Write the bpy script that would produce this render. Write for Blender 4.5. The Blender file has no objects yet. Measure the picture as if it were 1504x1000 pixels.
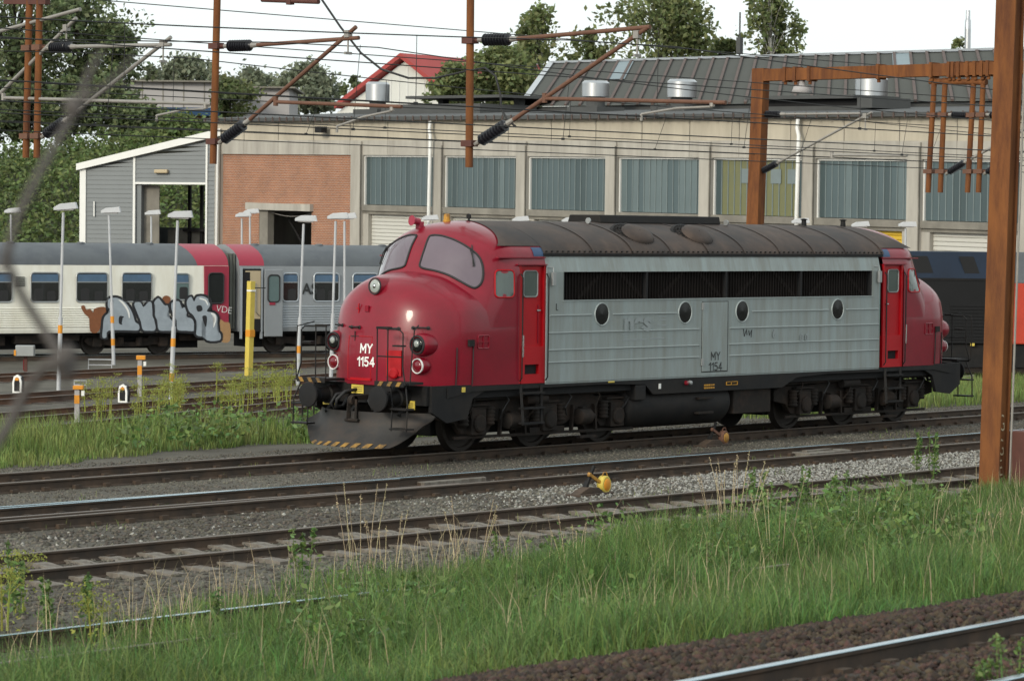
import bpy, bmesh, math, random
import numpy as np
from mathutils import Vector, Matrix
from mathutils.bvhtree import BVHTree
random.seed(7); RNG = np.random.default_rng(11)
scene = bpy.context.scene
COL = scene.collection
# ---------------------------------------------------------------- camera
CAM = Vector((-40.16874, -38.82921, 4.06917)); YAW, PITCH, ROLL, FPX = 0.713624, -0.0353175, 0.0113482, 4558.7346
_fw = Vector((math.cos(YAW)*math.cos(PITCH), math.sin(YAW)*math.cos(PITCH), math.sin(PITCH)))
_r = Vector((math.sin(YAW), -math.cos(YAW), 0)); _u = _r.cross(_fw)
_c, _s = math.cos(ROLL), math.sin(ROLL)
RT = _r*_c + _u*_s; UP = _u*_c - _r*_s; FW = _fw
cd = bpy.data.cameras.new('camera'); cam = bpy.data.objects.new('camera', cd); COL.objects.link(cam)
cam.matrix_world = Matrix(((RT.x, UP.x, -FW.x, CAM.x), (RT.y, UP.y, -FW.y, CAM.y), (RT.z, UP.z, -FW.z, CAM.z), (0, 0, 0, 1)))
cd.sensor_width = 36.0; cd.lens = FPX/1504*36.0; cd.clip_start = 0.3; cd.clip_end = 6000
cd.dof.use_dof = True; cd.dof.focus_distance = 62.0; cd.dof.aperture_fstop = 5.6
scene.camera = cam
# ---------------------------------------------------------------- sky, sun, exposure
SUN_EL = math.radians(22); SUN_DIR = Vector((-0.995, -0.10, 0)).normalized()   # towards the sun, along the tracks
world = bpy.data.worlds.new("World"); scene.world = world; world.use_nodes = True
wn, wl = world.node_tree.nodes, world.node_tree.links
wn.clear()
wo = wn.new('ShaderNodeOutputWorld'); wb = wn.new('ShaderNodeBackground'); sk = wn.new('ShaderNodeTexSky'); hs = wn.new('ShaderNodeHueSaturation')
sk.sky_type = 'NISHITA'; sk.sun_disc = False; sk.sun_elevation = SUN_EL; sk.sun_rotation = math.atan2(SUN_DIR.x, SUN_DIR.y)
sk.air_density = 1.0; sk.dust_density = 5.0; sk.ozone_density = 1.0; sk.altitude = 0
hs.inputs['Saturation'].default_value = 0.38; hs.inputs['Value'].default_value = 1.0
cl = wn.new('ShaderNodeMix'); cl.data_type = 'RGBA'; cl.inputs[0].default_value = 0.72; cl.inputs[7].default_value = (9.25, 10.0, 9.95, 1)   # even white cloud veil
wl.new(sk.outputs[0], hs.inputs['Color']); wl.new(hs.outputs[0], cl.inputs[6]); wl.new(cl.outputs[2], wb.inputs[0]); wl.new(wb.outputs[0], wo.inputs[0])
wb.inputs[1].default_value = 0.14
sd = bpy.data.lights.new('sun', 'SUN'); sun = bpy.data.objects.new('sun', sd); COL.objects.link(sun)
sd.energy = 1.9; sd.angle = math.radians(11); sd.color = (1.0, 0.93, 0.77)
tosun = Vector((SUN_DIR.x*math.cos(SUN_EL), SUN_DIR.y*math.cos(SUN_EL), math.sin(SUN_EL)))
sun.rotation_euler = tosun.to_track_quat('Z', 'Y').to_euler(); sun.location = (-60, -20, 60)
scene.view_settings.view_transform = 'Standard'; scene.view_settings.look = 'None'
scene.view_settings.exposure = 0.0; scene.view_settings.gamma = 1.0; scene.view_settings.use_curve_mapping = False
# ---------------------------------------------------------------- pixels of the photograph -> positions
def ray(px, py): return (FW*FPX + RT*(px-752) - UP*(py-500))/FPX
def onZ(px, py, z=0.0): d = ray(px, py); return CAM + d*((z-CAM.z)/d.z)
def onX(px, py, x): d = ray(px, py); return CAM + d*((x-CAM.x)/d.x)
def onY(px, py, y): d = ray(px, py); return CAM + d*((y-CAM.y)/d.y)
def at(px, py, dep): return CAM + ray(px, py)*dep
def gz(x, y):                                   # the yard behind the locomotive lies a little lower
    if y < -17.0: return float(np.interp(y, [-26, -25.2, -23.6, -21, -19, -17.0], [1.03, 1.03, .72, .25, -.03, -.17]))   # the main line lies on a low bank
    t = min(1.0, max(0.0, (y-4.0)/12.0)); t = t*t*(3-2*t)
    return -0.17 - 0.40*t
def onG(px, py, dz=0.0):
    z = -0.2
    for _ in range(8):
        p = onZ(px, py, z+dz); z = gz(p.x, p.y)
    return onZ(px, py, z+dz)
# ---------------------------------------------------------------- materials
MATS = {}
def mat(name, col, rough=0.6, metal=0.0, var=0.18, vs=2.0, stretch=(1, 1, 1), col2=None, fac2=0.5, s2=1.2, st2=None, bump=0.0, bs=30.0, island=0.0, coat=0.0, spec=0.5, sharp2=0.12, trans=0.0, emis=0.0, geo=False):
    m = bpy.data.materials.new(name); m.use_nodes = True
    n, l = m.node_tree.nodes, m.node_tree.links
    b = n['Principled BSDF']
    b.inputs['Roughness'].default_value = rough; b.inputs['Metallic'].default_value = metal
    b.inputs['Specular IOR Level'].default_value = spec
    if coat: b.inputs['Coat Weight'].default_value = coat; b.inputs['Coat Roughness'].default_value = 0.08
    tc = n.new('ShaderNodeTexCoord')
    def mapped(st):
        mp = n.new('ShaderNodeMapping'); mp.inputs['Scale'].default_value = st
        if geo:
            g = n.new('ShaderNodeNewGeometry'); l.new(g.outputs['Position'], mp.inputs[0])
        else: l.new(tc.outputs['Object'], mp.inputs[0])
        return mp
    mp = mapped(stretch)
    nz = n.new('ShaderNodeTexNoise'); nz.inputs['Scale'].default_value = vs; nz.inputs['Detail'].default_value = 6; nz.inputs['Roughness'].default_value = 0.62
    l.new(mp.outputs[0], nz.inputs['Vector'])
    base = n.new('ShaderNodeMix'); base.data_type = 'RGBA'
    lo = [max(0, c*(1-var*1.6)) for c in col]; hi = [min(1, c*(1+var*1.6)) for c in col]
    base.inputs[6].default_value = (*lo, 1); base.inputs[7].default_value = (*hi, 1)
    l.new(nz.outputs['Fac'], base.inputs[0]); cur = base.outputs[2]
    if col2:
        mp2 = mapped(st2 or stretch)
        n2 = n.new('ShaderNodeTexNoise'); n2.inputs['Scale'].default_value = s2; n2.inputs['Detail'].default_value = 8; n2.inputs['Roughness'].default_value = 0.68
        l.new(mp2.outputs[0], n2.inputs['Vector'])
        mr = n.new('ShaderNodeMapRange'); c0 = 0.5 + (0.5-fac2)*0.5
        mr.inputs['From Min'].default_value = c0-sharp2; mr.inputs['From Max'].default_value = c0+sharp2
        l.new(n2.outputs['Fac'], mr.inputs['Value'])
        mx = n.new('ShaderNodeMix'); mx.data_type = 'RGBA'
        l.new(mr.outputs[0], mx.inputs[0]); l.new(cur, mx.inputs[6]); mx.inputs[7].default_value = (*col2, 1); cur = mx.outputs[2]
    if island:
        g = n.new('ShaderNodeNewGeometry'); mr = n.new('ShaderNodeMapRange')
        mr.inputs['To Min'].default_value = 1-island; mr.inputs['To Max'].default_value = 1+island
        l.new(g.outputs['Random Per Island'], mr.inputs['Value'])
        hv = n.new('ShaderNodeHueSaturation'); l.new(mr.outputs[0], hv.inputs['Value']); l.new(cur, hv.inputs['Color'])
        m2 = n.new('ShaderNodeMapRange'); m2.inputs['To Min'].default_value = 0.5-island*0.07; m2.inputs['To Max'].default_value = 0.5+island*0.05
        sn = n.new('ShaderNodeMath'); sn.operation = 'FRACT'; ml = n.new('ShaderNodeMath'); ml.operation = 'MULTIPLY'; ml.inputs[1].default_value = 17.3
        l.new(g.outputs['Random Per Island'], ml.inputs[0]); l.new(ml.outputs[0], sn.inputs[0]); l.new(sn.outputs[0], m2.inputs['Value']); l.new(m2.outputs[0], hv.inputs['Hue'])
        cur = hv.outputs[0]
    l.new(cur, b.inputs['Base Color'])
    if trans:
        b.inputs['Subsurface Weight'].default_value = 0.0
        tr = n.new('ShaderNodeBsdfTranslucent'); l.new(cur, tr.inputs[0]); ms = n.new('ShaderNodeMixShader'); ms.inputs[0].default_value = trans
        l.new(b.outputs[0], ms.inputs[1]); l.new(tr.outputs[0], ms.inputs[2]); l.new(ms.outputs[0], n['Material Output'].inputs[0])
    if emis:
        b.inputs['Emission Color'].default_value = (*col, 1); b.inputs['Emission Strength'].default_value = emis
    if bump:
        bn = n.new('ShaderNodeTexNoise'); bn.inputs['Scale'].default_value = bs; bn.inputs['Detail'].default_value = 5
        l.new(mp.outputs[0], bn.inputs['Vector'])
        bp = n.new('ShaderNodeBump'); bp.inputs['Strength'].default_value = 0.6; bp.inputs['Distance'].default_value = bump
        l.new(bn.outputs['Fac'], bp.inputs['Height']); l.new(bp.outputs[0], b.inputs['Normal'])
    MATS[name] = m
    return m
# ---------------------------------------------------------------- mesh builder
def link(name, me, m, parent=None, smooth=False):
    if m is not None and not me.materials: me.materials.append(MATS[m] if isinstance(m, str) else m)
    o = bpy.data.objects.new(name, me); COL.objects.link(o)
    if parent is not None: o.parent = parent
    if smooth: me.shade_smooth()
    return o
def tag(o, label, cat, group=None):
    o['label'] = label; o['category'] = cat
    if group: o['group'] = group
    return o
def thing(name, label, cat, loc=(0, 0, 0), rz=0.0, group=None):
    o = bpy.data.objects.new(name, None); COL.objects.link(o); o.location = loc; o.rotation_euler = (0, 0, rz); o.empty_display_size = 0.2
    return tag(o, label, cat, group)
def struct(o): o['kind'] = 'structure'; return o
def stuff(o): o['kind'] = 'stuff'; return o
def dup(o, parent=None):
    c = o.copy(); COL.objects.link(c); c.parent = parent
    for ch in list(o.children): dup(ch, c)
    return c
OFF = Vector((0, 0, 0))
class MB:
    def __init__(self): self.v = []; self.f = []
    def add(self, vs, fs):
        b = len(self.v); self.v += [Vector(p) for p in vs]; self.f += [[i+b for i in f] for f in fs]; return self
    def box(self, c, s, rot=None, taper=1.0):
        hx, hy, hz = s[0]/2, s[1]/2, s[2]/2; vs = []
        for z in (-1, 1):
            k = taper if z > 0 else 1.0
            for x, y in ((-1, -1), (1, -1), (1, 1), (-1, 1)): vs.append(Vector((x*hx*k, y*hy*k, z*hz)))
        if rot is not None: vs = [rot @ p for p in vs]
        return self.add([p+Vector(c) for p in vs], [[3, 2, 1, 0], [4, 5, 6, 7], [0, 1, 5, 4], [1, 2, 6, 5], [2, 3, 7, 6], [3, 0, 4, 7]])
    def box2(self, a, b):
        a, b = Vector(a), Vector(b); return self.box((a+b)/2, (abs(b.x-a.x), abs(b.y-a.y), abs(b.z-a.z)))
    def beam(self, p0, p1, w, h, up=(0, 0, 1)):
        p0, p1 = Vector(p0), Vector(p1); d = p1-p0; L = d.length; d.normalize(); s = d.cross(Vector(up))
        if s.length < 1e-4: s = d.cross(Vector((1, 0, 0)))
        s.normalize(); t = s.cross(d); R = Matrix((d, s, t)).transposed()
        return self.box((p0+p1)/2, (L, w, h), R)
    def cyl(self, p0, p1, r0, r1=None, n=12, caps=True):
        r1 = r0 if r1 is None else r1; p0, p1 = Vector(p0), Vector(p1); d = (p1-p0).normalized()
        a = d.orthogonal().normalized(); b = d.cross(a); vs = []
        for p, r in ((p0, r0), (p1, r1)):
            for i in range(n):
                t = 2*math.pi*i/n; vs.append(p+(a*math.cos(t)+b*math.sin(t))*r)
        fs = [[i, (i+1) % n, n+(i+1) % n, n+i] for i in range(n)]
        if caps: fs += [list(range(n))[::-1], list(range(n, 2*n))]
        return self.add(vs, fs)
    def tube(self, pts, r, n=8, radii=None):
        pts = [Vector(p) for p in pts]; m = len(pts); vs = []; prev = None
        for i, p in enumerate(pts):
            d = (pts[min(i+1, m-1)]-pts[max(i-1, 0)]).normalized()
            if prev is None: a = d.orthogonal().normalized()
            else:
                a = prev - d*prev.dot(d); a = a.normalized() if a.length > 1e-6 else d.orthogonal().normalized()
            prev = a; b = d.cross(a); rr = radii[i] if radii else r
            for k in range(n):
                t = 2*math.pi*k/n; vs.append(p+(a*math.cos(t)+b*math.sin(t))*rr)
        fs = [[i*n+k, i*n+(k+1) % n, (i+1)*n+(k+1) % n, (i+1)*n+k] for i in range(m-1) for k in range(n)]
        fs += [list(range(n))[::-1], list(range((m-1)*n, m*n))]
        return self.add(vs, fs)
    def lathe(self, prof, o, d, n=16):           # prof: (along, radius)
        o, d = Vector(o), Vector(d).normalized(); a = d.orthogonal().normalized(); b = d.cross(a); vs = []; m = len(prof)
        for (s, r) in prof:
            for k in range(n):
                t = 2*math.pi*k/n; vs.append(o+d*s+(a*math.cos(t)+b*math.sin(t))*max(r, 1e-4))
        fs = [[i*n+k, i*n+(k+1) % n, (i+1)*n+(k+1) % n, (i+1)*n+k] for i in range(m-1) for k in range(n)]
        fs += [list(range(n))[::-1], list(range((m-1)*n, m*n))]
        return self.add(vs, fs)
    def prism(self, poly, a, b):                 # poly: function-free list of 3D points, extruded by vector a->b
        a, b = Vector(a), Vector(b); n = len(poly); vs = [Vector(p)+a for p in poly]+[Vector(p)+b for p in poly]
        return self.add(vs, [list(range(n))[::-1], list(range(n, 2*n))]+[[i, (i+1) % n, n+(i+1) % n, n+i] for i in range(n)])
    def grid(self, rows):                        # rows of equal-length point lists
        m, n = len(rows), len(rows[0]); vs = [p for r in rows for p in r]
        return self.add(vs, [[i*n+j, i*n+j+1, (i+1)*n+j+1, (i+1)*n+j] for i in range(m-1) for j in range(n-1)])
    def mesh(self, name, T=None):
        me = bpy.data.meshes.new(name); vs = self.v
        if T is not None: vs = [T @ p for p in vs]
        me.from_pydata([(p.x, p.y, p.z) for p in vs], [], self.f); me.update()
        bm = bmesh.new(); bm.from_mesh(me); bmesh.ops.recalc_face_normals(bm, faces=bm.faces); bm.to_mesh(me); bm.free()
        return me
    def build(self, name, m, parent=None, T=None, smooth=False, bevel=0.0, auto=None):
        me = self.mesh(name, T); o = link(name, me, m, parent)
        if smooth:
            me.shade_smooth()
            if auto is not None:
                bm = bmesh.new(); bm.from_mesh(me)
                for e in bm.edges:
                    if len(e.link_faces) == 2 and e.calc_face_angle(0) > math.radians(auto): e.smooth = False
                bm.to_mesh(me); bm.free()
        if bevel:
            md = o.modifiers.new('bevel', 'BEVEL'); md.width = bevel; md.segments = 2; md.limit_method = 'ANGLE'
        return o
def npmesh(name, V, F, m, parent=None):          # fast mesh from arrays, F is (n, k)
    me = bpy.data.meshes.new(name); V = np.asarray(V, dtype=np.float32); F = np.asarray(F, dtype=np.int32); k = F.shape[1]
    me.vertices.add(len(V)); me.vertices.foreach_set('co', V.ravel())
    me.loops.add(F.size); me.loops.foreach_set('vertex_index', F.ravel())
    me.polygons.add(len(F)); me.polygons.foreach_set('loop_start', np.arange(0, F.size, k, dtype=np.int32)); me.polygons.foreach_set('loop_total', np.full(len(F), k, dtype=np.int32))
    me.update(calc_edges=True); me.validate()
    return link(name, me, m, parent)
def text(body, size, m, name, parent, M4, thick=0.002, bold=0.0, sx=1.0):
    cu = bpy.data.curves.new('lettering', 'FONT'); cu.body = body; cu.size = size; cu.extrude = thick; cu.align_x = 'CENTER'; cu.align_y = 'CENTER'; cu.offset = bold; cu.space_line = 0.9
    to = bpy.data.objects.new('lettering', cu); COL.objects.link(to)
    bpy.context.view_layer.update()
    me = bpy.data.meshes.new_from_object(to.evaluated_get(bpy.context.evaluated_depsgraph_get()))
    bpy.data.objects.remove(to); bpy.data.curves.remove(cu)
    me.transform(M4 @ Matrix.Diagonal((sx, 1, 1, 1))); me.materials.clear()
    return link(name, me, m, parent)
# ---------------------------------------------------------------- palette
mat('gravel', (0.096, 0.088, 0.068), 0.95, var=0.35, vs=6, col2=(0.050, 0.043, 0.032), fac2=0.54, s2=0.35, bump=0.03, bs=14, geo=True)
mat('ballast_soil', (0.03, 0.019, 0.015), 0.95, var=0.3, vs=6, geo=True)
mat('soil', (0.035, 0.04, 0.02), 0.95, var=0.3, vs=3, geo=True)
mat('stone_grey', (0.115, 0.107, 0.086), 0.9, var=0.25, vs=0.5, col2=(0.068, 0.058, 0.044), fac2=0.5, s2=0.35, island=0.6, geo=True)
mat('stone_light', (0.235, 0.23, 0.21), 0.9, var=0.2, island=0.5)
mat('stone_brown', (0.044, 0.028, 0.017), 0.9, var=0.3, vs=0.8, island=0.7, geo=True)
mat('rail_rust', (0.066, 0.042, 0.027), 0.85, var=0.3, vs=5, col2=(0.032, 0.024, 0.018), fac2=0.45, s2=2)
mat('rail_rust_far', (0.13, 0.062, 0.034), 0.85, var=0.3, vs=3, col2=(0.06, 0.035, 0.025), fac2=0.45, s2=1)
mat('rail_top', (0.40, 0.50, 0.55), 0.22, metal=1.0, var=0.06)  # blue tint in the metal colour stands in for reflected blue sky
mat('rail_top_dull', (0.16, 0.135, 0.115), 0.55, metal=0.4, var=0.15)
mat('concrete_sleeper', (0.175, 0.158, 0.135), 0.9, var=0.2, vs=6, col2=(0.075, 0.058, 0.045), fac2=0.42, s2=4)
mat('hazard_dull', (0.30, 0.165, 0.03), 0.7, var=0.25, vs=9, col2=(0.06, 0.04, 0.025), fac2=0.42, s2=7)
mat('timber_sleeper', (0.045, 0.036, 0.03), 0.95, var=0.3, vs=4)
mat('loco_red', (0.225, 0.0042, 0.018), 0.32, var=0.18, vs=1.2, col2=(0.145, 0.0055, 0.013), fac2=0.42, s2=1.5, coat=0.28, sharp2=0.25, spec=0.3, bump=0.003, bs=1.3)
mat('loco_red_door', (0.36, 0.004, 0.009), 0.42, var=0.1, spec=0.25)
mat('loco_silver', (0.26, 0.308, 0.312), 0.55, var=0.15, vs=1.0, stretch=(3, 3, 0.5), col2=(0.20, 0.213, 0.197), fac2=0.47, s2=1.6, st2=(2.6, 2, 0.28), sharp2=0.16, bump=0.006, bs=1.1, spec=0.4)
mat('loco_silver_rib', (0.31, 0.35, 0.35), 0.5, var=0.1)
mat('loco_roof', (0.074, 0.053, 0.043), 0.68, var=0.4, vs=2.5, col2=(0.038, 0.033, 0.032), fac2=0.47, s2=0.8, bump=0.006, bs=3, spec=0.25)
mat('loco_blue', (0.02, 0.06, 0.14), 0.5, var=0.1)
mat('loco_black', (0.0085, 0.0085, 0.0095), 0.68, var=0.3, vs=3, col2=(0.016, 0.013, 0.011), fac2=0.4, s2=1.5, spec=0.28)
mat('bogie_grime', (0.0135, 0.011, 0.0095), 0.85, var=0.4, vs=4, col2=(0.034, 0.022, 0.016), fac2=0.36, s2=2.5, spec=0.3)
mat('wheel_steel', (0.026, 0.021, 0.018), 0.65, metal=0.2, var=0.25)
mat('dark_void', (0.006, 0.006, 0.007), 0.9, var=0.1)
mat('grille_dark', (0.0135, 0.0105, 0.0095), 0.7, var=0.3, vs=3, spec=0.2)
mat('grille_strut', (0.0155, 0.0118, 0.0105), 0.7, var=0.25, spec=0.2)
mat('porthole_glass', (0.008, 0.009, 0.009), 0.12, var=0.1)
mat('cab_glass', (0.115, 0.085, 0.105), 0.06, var=0.18, vs=0.9, coat=0.6)  # mauve base colour carries the sky reflection of the opaque panes
mat('side_glass', (0.075, 0.10, 0.09), 0.08, var=0.2, vs=1.5, coat=0.4)
mat('rubber', (0.015, 0.015, 0.016), 0.7, var=0.1)
mat('lamp_glass', (0.30, 0.33, 0.31), 0.08, var=0.15, vs=8, coat=0.8)
mat('red_lens', (0.16, 0.004, 0.012), 0.15, var=0.1, coat=0.6)
mat('chrome', (0.6, 0.6, 0.6), 0.2, metal=1.0, var=0.05)
mat('white_paint', (0.74, 0.74, 0.72), 0.5, var=0.05)
mat('yellow_paint', (0.56, 0.43, 0.07), 0.55, var=0.12, vs=6)
mat('yellow_worn', (0.48, 0.24, 0.02), 0.6, var=0.2, vs=9, col2=(0.14, 0.07, 0.03), fac2=0.4, s2=5)
mat('orange_mark', (0.62, 0.24, 0.01), 0.6, var=0.1)
mat('plow_grey', (0.026, 0.0245, 0.024), 0.6, var=0.35, vs=2.2, stretch=(1, 1, 2), col2=(0.05, 0.037, 0.03), fac2=0.36, s2=2, spec=0.35)
mat('steel_grey', (0.30, 0.31, 0.31), 0.45, metal=0.5, var=0.12)
mat('faded_mark', (0.24, 0.27, 0.275), 0.6, var=0.12, vs=8)
mat('text_black', (0.02, 0.022, 0.022), 0.6, var=0.1)
mat('coach_white', (0.76, 0.75, 0.68), 0.45, var=0.06, vs=1.2, stretch=(2, 2, 0.5), col2=(0.60, 0.57, 0.48), fac2=0.32, s2=1.2, sharp2=0.2)
mat('coach_roof', (0.085, 0.095, 0.105), 0.6, var=0.15, vs=1.5, col2=(0.055, 0.062, 0.075), fac2=0.3, s2=0.9)
mat('coach_red', (0.28, 0.018, 0.042), 0.45, var=0.1)
mat('coach_silver', (0.26, 0.275, 0.29), 0.42, metal=0.25, var=0.12, vs=1.2)
mat('coach_rib_silver', (0.38, 0.41, 0.44), 0.38, metal=0.4, var=0.1)
mat('coach_glass', (0.02, 0.022, 0.022), 0.08, var=0.3, vs=1.5, coat=0.4)
mat('coach_glass_pale', (0.11, 0.16, 0.16), 0.15, var=0.1)
mat('coach_blind', (0.07, 0.125, 0.20), 0.35, var=0.2, vs=3)
mat('gangway_grey', (0.11, 0.115, 0.10), 0.8, var=0.15)
mat('cream_panel', (0.42, 0.34, 0.22), 0.6, var=0.1)
mat('graffiti_grey', (0.29, 0.33, 0.37), 0.5, var=0.2, vs=3)
mat('graffiti_black', (0.012, 0.012, 0.015), 0.5, var=0.1)
mat('graffiti_brown', (0.20, 0.07, 0.025), 0.6, var=0.25, vs=4)
mat('graffiti_tan', (0.35, 0.20, 0.09), 0.6, var=0.2, vs=4)
mat('black_loco_side', (0.009, 0.009, 0.010), 0.6, var=0.2, spec=0.25)
mat('black_loco_blue', (0.007, 0.015, 0.032), 0.5, var=0.35, vs=1.0, spec=0.3)
mat('loco_orange_red', (0.46, 0.045, 0.02), 0.5, var=0.1)
mat('concrete', (0.40, 0.377, 0.335), 0.9, var=0.14, vs=0.7, stretch=(1, 1, 0.6), col2=(0.245, 0.228, 0.20), fac2=0.38, s2=0.9, st2=(1.5, 1.5, 0.22), sharp2=0.2, bump=0.004, bs=9)
mat('concrete_warm', (0.445, 0.40, 0.32), 0.9, var=0.1, vs=0.7, col2=(0.30, 0.268, 0.215), fac2=0.35, s2=0.7, st2=(1.2, 1.2, 0.2), sharp2=0.2)
mat('concrete_dark', (0.225, 0.21, 0.18), 0.9, var=0.15, vs=1.2, col2=(0.12, 0.11, 0.095), fac2=0.42, s2=0.8, sharp2=0.2)
mat('pane_glass', (0.078, 0.108, 0.116), 0.35, var=0.22, vs=0.9, stretch=(1, 1, 0.3), spec=0.35)
mat('pane_glass_pale', (0.115, 0.15, 0.157), 0.4, var=0.25, vs=1.2, stretch=(1, 1, 0.25), spec=0.35)
mat('pane_glass_dark', (0.055, 0.078, 0.083), 0.3, var=0.2, vs=0.9, stretch=(1, 1, 0.3), spec=0.4)
mat('pane_bar', (0.15, 0.185, 0.19), 0.6, var=0.15)
mat('pane_yellow', (0.17, 0.165, 0.065), 0.4, var=0.2, vs=0.6, col2=(0.075, 0.10, 0.095), fac2=0.35, s2=0.35, sharp2=0.2, spec=0.35)
mat('shutter_white', (0.50, 0.49, 0.45), 0.6, var=0.06, vs=0.6)
mat('shutter_yellow', (0.58, 0.38, 0.03), 0.6, var=0.08)
mat('shed_grey', (0.135, 0.15, 0.158), 0.55, var=0.08, vs=0.8)
mat('trim_white', (0.68, 0.68, 0.66), 0.55, var=0.05)
mat('roof_felt', (0.06, 0.062, 0.062), 0.8, var=0.2, vs=0.7)
mat('roof_panel', (0.082, 0.084, 0.076), 0.9, var=0.16, vs=0.5, col2=(0.06, 0.063, 0.058), fac2=0.4, s2=0.5, sharp2=0.25, spec=0.2)
mat('roof_seam', (0.085, 0.058, 0.05), 0.8, var=0.2)
mat('skylight', (0.12, 0.17, 0.19), 0.4, var=0.15, spec=0.4)
mat('galvanised', (0.47, 0.48, 0.49), 0.30, metal=0.9, var=0.08, vs=1.5)
mat('barn_white', (0.66, 0.66, 0.62), 0.7, var=0.04, vs=0.8)
mat('barn_red', (0.36, 0.045, 0.04), 0.6, var=0.12, vs=0.7)
mat('block_grey', (0.36, 0.345, 0.345), 0.9, var=0.06, vs=0.3)
mat('blue_roof', (0.05, 0.12, 0.24), 0.6, var=0.1)
mat('rust_steel', (0.185, 0.070, 0.023), 0.88, var=0.3, vs=3, stretch=(1, 1, 0.35), col2=(0.095, 0.036, 0.018), fac2=0.44, s2=3, st2=(1, 1, 0.2), bump=0.003, bs=60, spec=0.25)
mat('rust_tube', (0.125, 0.058, 0.036), 0.8, var=0.25, vs=6)
mat('rust_dark', (0.085, 0.030, 0.022), 0.8, var=0.2, vs=6)
mat('galv_tube', (0.27, 0.255, 0.235), 0.55, metal=0.3, var=0.15, vs=5)
mat('insulator', (0.012, 0.012, 0.016), 0.35, var=0.2)
mat('wire', (0.03, 0.03, 0.03), 0.6, metal=0.3, var=0.1)
mat('lamp_head', (0.50, 0.51, 0.53), 0.45, var=0.1, vs=4)
mat('lamp_pole', (0.42, 0.43, 0.45), 0.45, var=0.1, vs=3)
mat('bark', (0.06, 0.048, 0.036), 0.95, var=0.3, vs=5)
mat('birch_bark', (0.42, 0.40, 0.36), 0.9, var=0.2, vs=4, col2=(0.05, 0.045, 0.04), fac2=0.35, s2=5)
mat('leaf_birch', (0.175, 0.21, 0.085), 0.6, var=0.3, vs=0.5, island=0.55, trans=0.5)
mat('leaf_dark', (0.15, 0.19, 0.09), 0.6, var=0.35, vs=0.4, island=0.55, trans=0.5)
mat('leaf_grey', (0.20, 0.225, 0.15), 0.65, var=0.3, vs=0.4, island=0.45, trans=0.45)
mat('leaf_bank', (0.115, 0.16, 0.052), 0.65, var=0.45, vs=0.35, island=0.5, trans=0.35)
mat('leaf_broad', (0.12, 0.20, 0.056), 0.55, var=0.35, vs=1.5, island=0.55, trans=0.38)
mat('leaf_yellow', (0.27, 0.30, 0.06), 0.65, var=0.25, vs=2, island=0.4, trans=0.35)
mat('grass_green', (0.078, 0.165, 0.040), 0.6, var=0.5, vs=0.5, col2=(0.14, 0.195, 0.052), fac2=0.40, s2=0.45, sharp2=0.2, island=0.6, trans=0.38, geo=True)
mat('grass_far', (0.145, 0.225, 0.055), 0.6, var=0.4, vs=0.5, col2=(0.23, 0.25, 0.085), fac2=0.4, s2=0.6, island=0.5, trans=0.38, geo=True)
mat('grass_dry', (0.40, 0.33, 0.20), 0.75, var=0.2, vs=2, island=0.35, trans=0.2)
mat('twig', (0.085, 0.075, 0.07), 0.9, var=0.2)
def brick_material():
    m = bpy.data.materials.new('brick_wall'); m.use_nodes = True; n, l = m.node_tree.nodes, m.node_tree.links; b = n['Principled BSDF']; b.inputs['Roughness'].default_value = 0.9
    tc = n.new('ShaderNodeTexCoord'); sp = n.new('ShaderNodeSeparateXYZ'); cb = n.new('ShaderNodeCombineXYZ'); l.new(tc.outputs['Object'], sp.inputs[0]); l.new(sp.outputs['X'], cb.inputs['X']); l.new(sp.outputs['Z'], cb.inputs['Y'])
    br = n.new('ShaderNodeTexBrick'); br.inputs['Scale'].default_value = 1.0; br.inputs['Brick Width'].default_value = 0.24; br.inputs['Row Height'].default_value = 0.085; br.inputs['Mortar Size'].default_value = 0.013; br.inputs['Mortar Smooth'].default_value = 0.2
    br.inputs['Color1'].default_value = (0.33, 0.118, 0.05, 1); br.inputs['Color2'].default_value = (0.245, 0.085, 0.042, 1); br.inputs['Mortar'].default_value = (0.36, 0.30, 0.24, 1)
    nz = n.new('ShaderNodeTexNoise'); nz.inputs['Scale'].default_value = 0.8; nz.inputs['Detail'].default_value = 6; l.new(tc.outputs['Object'], nz.inputs['Vector'])
    hv = n.new('ShaderNodeHueSaturation'); mr = n.new('ShaderNodeMapRange'); mr.inputs['To Min'].default_value = 0.7; mr.inputs['To Max'].default_value = 1.3
    l.new(cb.outputs[0], br.inputs['Vector']); l.new(nz.outputs['Fac'], mr.inputs['Value']); l.new(mr.outputs[0], hv.inputs['Value']); l.new(br.outputs['Color'], hv.inputs['Color']); l.new(hv.outputs[0], b.inputs['Base Color'])
    bp = n.new('ShaderNodeBump'); bp.inputs['Distance'].default_value = 0.01; bp.invert = True; l.new(br.outputs['Fac'], bp.inputs['Height']); l.new(bp.outputs[0], b.inputs['Normal'])
    MATS['brick_wall'] = m
brick_material()
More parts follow.
